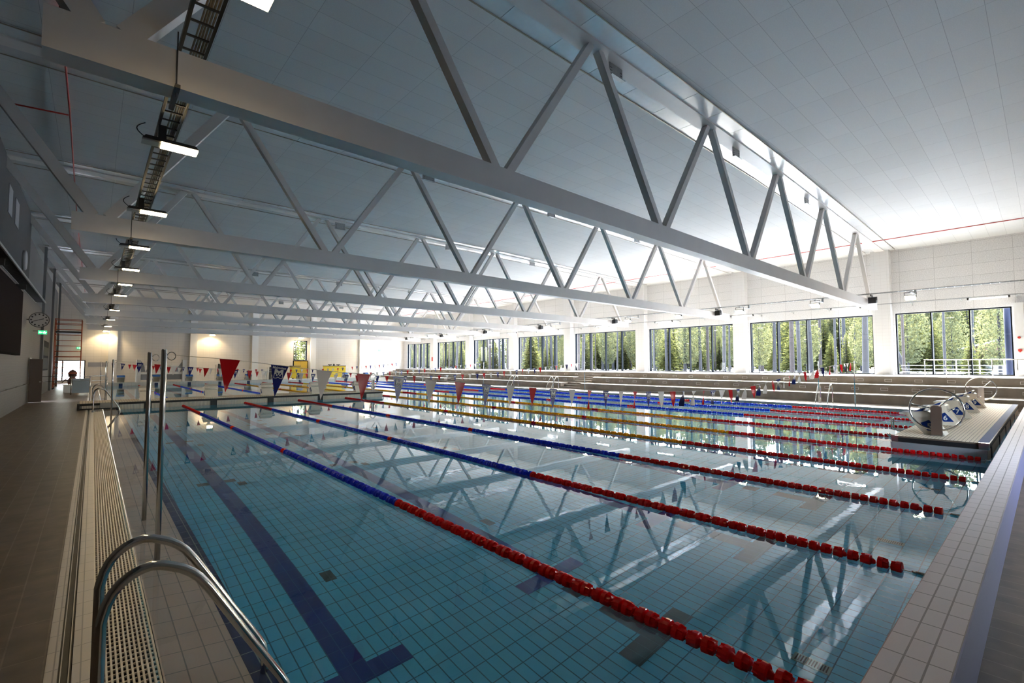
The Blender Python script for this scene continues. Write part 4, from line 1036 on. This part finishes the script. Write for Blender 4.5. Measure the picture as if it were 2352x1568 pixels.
SP = [spruce_mesh(i, 6.0).mesh('spruce_foliage', LEAF) for i in range(4)]
BU = [bushy_mesh(20+i).mesh('pine_foliage', LEAF2) for i in range(3)]
STM = MB().lathe((0, 0, 0), (0, 0, 1), [(0, .09), (3, .06), (5.7, .02)], 7).mesh('stem', BARK)
def trunk_mesh(seed, mat):
    r = random.Random(seed); m = MB(); x = y = 0; pts = []
    n = 10; i0 = len(m.v)
    pr = [(0, .24), (.4, .19), (3, .17), (7, .14), (12, .09)]
    m.lathe((0, 0, 0), (r.uniform(-.02, .02), r.uniform(-.02, .02), 1), pr, 9)
    for q in range(10):
        z = r.uniform(2.5, 11); a = r.uniform(0, 6.28); L_ = r.uniform(.3, 1.1)
        m.tube([(0, 0, z), (math.cos(a)*L_, math.sin(a)*L_, z+r.uniform(-.15, .25))], .018, 4)
    return m.mesh('trunk', mat)
TR = [trunk_mesh(i, BARK) for i in range(3)]; TRR = [trunk_mesh(9+i, BARKR) for i in range(2)]
def seen_window(x, y):
    u = (XR+.2-CAM[0])/(x-CAM[0]); yw = CAM[1]+(y-CAM[1])*u
    for i, (a, b, n) in enumerate(WIN):
        if a-.3 < yw < b+.3: return i
    return None
wn = ['rightmost window']+['%s window from the right' % ORD[i] for i in range(1, 7)]+['farthest window']
rt_ = random.Random(3)
TREES = []
def put(kind, x, y, sc):
    wi = seen_window(x, y)
    if wi is None: return
    if wi == 0 and x < 72 and kind == 'spruce' and CAM[1]+(y-CAM[1])*(XR-CAM[0])/(x-CAM[0]) < 2.4: sc = .5
    px = (Vector((x, y, 3))-Vector(CAM)).dot(rt)/(Vector((x, y, 3))-Vector(CAM)).dot(fw)
    if kind == 'pine':
        red = rt_.random() < .35
        o = bpy.data.objects.new('pine_tree', None); o.scale = (sc, sc, 1)
        c = bpy.data.objects.new('trunk', rt_.choice(TRR if red else TR)); ds = 'reddish pine trunk' if red else 'blue-grey pine trunk'
    elif kind == 'spruce':
        o = bpy.data.objects.new('spruce_tree', None); o.scale = (sc, sc, sc)
        c = bpy.data.objects.new('foliage', rt_.choice(SP)); ds = 'small sunlit spruce' if sc < .9 else 'tall sunlit spruce' if x < 80 else 'big backdrop spruce'
    else:
        o = bpy.data.objects.new('broad_tree', None); o.scale = (sc, sc, sc)
        c = bpy.data.objects.new('foliage', rt_.choice(BU)); ds = 'hazy bushy tree at the back' if x > 83 else 'bushy green tree'
    C.objects.link(o); o.location = (x, y, GZ)
    C.objects.link(c); c.parent = o; c.rotation_euler[2] = rt_.uniform(0, 6)
    if kind != 'pine':
        c = bpy.data.objects.new('stem', STM); C.objects.link(c); c.parent = o
    TREES.append((wi, ds, px, o))
def ray_pt(yw, x):   # where the sight line through the wall at yw reaches depth x
    return CAM[1]+(yw-CAM[1])*(x-CAM[0])/(XR-CAM[0])
for i, (a, b, n) in enumerate(WIN):
    L_ = b-a; nn_ = 12 if i else 5
    for q in range(nn_):
        x = rt_.uniform(43, 66); put('pine', x, ray_pt(a+L_*(q+rt_.uniform(.2, .8))/nn_, x), rt_.uniform(.5, 1.25) if i else .5)
    for q in range(7):
        x = rt_.uniform(48, 64); put('spruce' if q % 3 else 'leafy', x, ray_pt(a+L_*(q+rt_.uniform(.1, .9))/7, x), rt_.uniform(.55, 1.15))
    for q in range(9):
        x = rt_.uniform(66, 82); put('spruce' if q % 2 else 'leafy', x, ray_pt(a+L_*(q+rt_.uniform(.1, .9))/9, x), rt_.uniform(1.0, 1.7))
    for q in range(9):
        x = rt_.uniform(84, 92); put('leafy', x, ray_pt(a+L_*(q+rt_.uniform(.3, .7))/9, x), rt_.uniform(1.4, 1.9))
    for q in range(8):
        x = rt_.uniform(95, 101); put('spruce', x, ray_pt(a+L_*(q+rt_.uniform(.4, .6))/8, x), rt_.uniform(2.0, 2.6))
TREES.sort(key=lambda t_: (t_[0], t_[1], t_[2])); last = None
for (wi, ds, px, o) in TREES:
    k_ = (wi, ds); cnt_ = cnt_+1 if k_ == last else 0; last = k_
    tag(o, '%s, %s from left in the %s' % (ds, ORD[cnt_], wn[wi]), 'tree', 'forest behind the %s' % wn[wi])
for q, (x, y, sc) in enumerate(((20.5, 74, .9), (23.5, 78, 1.2), (27, 84, 1.5), (25, 90, 1.9), (21.5, 86, 1.3), (29.5, 92, 2.0))):
    o = bpy.data.objects.new('spruce_tree', None); C.objects.link(o); o.location = (x, y, 0); o.scale = (sc, sc, sc)
    for nm_, me_ in (('foliage', SP[q % 4]), ('stem', STM)):
        c = bpy.data.objects.new(nm_, me_); C.objects.link(c); c.parent = o
    tag(o, 'spruce outside, %s from the left in the tall far window' % ORD[q], 'tree', 'trees outside the far wall')
# leaning trunk, house, fence, post by the nearest window
t = thing('leaning_tree', 'blue-grey leaning tree trunk seen low in the rightmost window', 'tree', (50, 6.6, GZ))
MB().tube([(50, 6.45, GZ), (50.1, 6.8, 2.2), (50.2, 7.6, 4.2)], .17, 9).build('trunk', BARK, t)
t = thing('red_house', 'small red house with a snowy roof seen through the rightmost window', 'house', (75, 3, GZ))
MB().prism([(4.9, GZ), (-1.8, GZ), (-1.8, 3.55), (1.6, 4.35), (4.9, 3.55)], 0, 72, 80).build('walls', HOUSE, t)
MB().prism([(5.5, 3.45), (1.6, 4.5), (-2.4, 3.45), (-2.4, 3.58), (1.6, 4.66), (5.5, 3.58)], 0, 71.5, 80.5).build('roof', SNOW, t)
MB().box(71.95, 72.0, 2.0, 3.2, 1.9, 2.8).build('window', pm('house_window', (.05, .06, .08), .2), t)
t = thing('outdoor_fence', 'white metal rail fence outside the rightmost window', 'fence', (42, 2, GZ))
m = MB()
for q in range(8): m.box(41.98, 42.02, 3.77-1.1*q-.025, 3.77-1.1*q+.025, GZ, 2.2)
m.build('post', WHITE, t)
m = MB()
for z in (1.35, 1.55, 1.8, 2.17): m.box(41.99, 42.01, -4.2, 5.5 if z < 2 else 3.8, z, z+.035)
m.build('rail', WHITE, t)
t = thing('parked_car', 'pale snow-covered car parked outside the rightmost window', 'car', (55, 1.2, GZ))
MB().prism([(-.9, 1.15), (-.9, 1.75), (-.2, 1.85), (.3, 2.3), (1.7, 2.3), (2.3, 1.85), (3.1, 1.75), (3.1, 1.15)], 0, 54.2, 55.8).build('body', pm('car_white', (.16, .17, .19), .5), t)
MB().prism([(-.05, 1.85), (.38, 2.22), (1.62, 2.22), (2.05, 1.85)], 0, 54.17, 54.2).build('side_windows', pm('car_glass', (.03, .04, .05), .1), t)
for y in (-.2, 2.4): MB().lathe((54.15, y, 1.3), (1, 0, 0), [(0, .3), (.15, .3)], 14).build('wheel', BLACK, t)
t = thing('steel_post', 'dark blue round steel post outside at the right edge of the rightmost window', 'post', (36.4, .1, GZ))
MB().lathe((36.4, .02, GZ-.1), (0, 0, 1), [(0, .15), (6, .15)], 16).build('post', pm('post_blue', (.004, .007, .02), .6, spec=.1), t)
t = thing('white_building', 'white building facade seen through the third farthest window', 'building', (62, 76, GZ))
MB().box(60, 62, 71.3, 74.6, GZ, 7.6).build('walls', WHITE, t); MB().box(59.95, 60, 72.0, 73.6, 4.2, 5.2).build('window', FRAME, t)

# ceiling-level extras
S.cycles.max_bounces = 10; S.cycles.diffuse_bounces = 5; S.cycles.glossy_bounces = 5; S.cycles.transmission_bounces = 6; S.cycles.transparent_max_bounces = 12
S.cycles.sample_clamp_indirect = 6; S.cycles.caustics_reflective = False; S.cycles.caustics_refractive = True; S.cycles.blur_glossy = .6
S.cycles.use_denoising = True
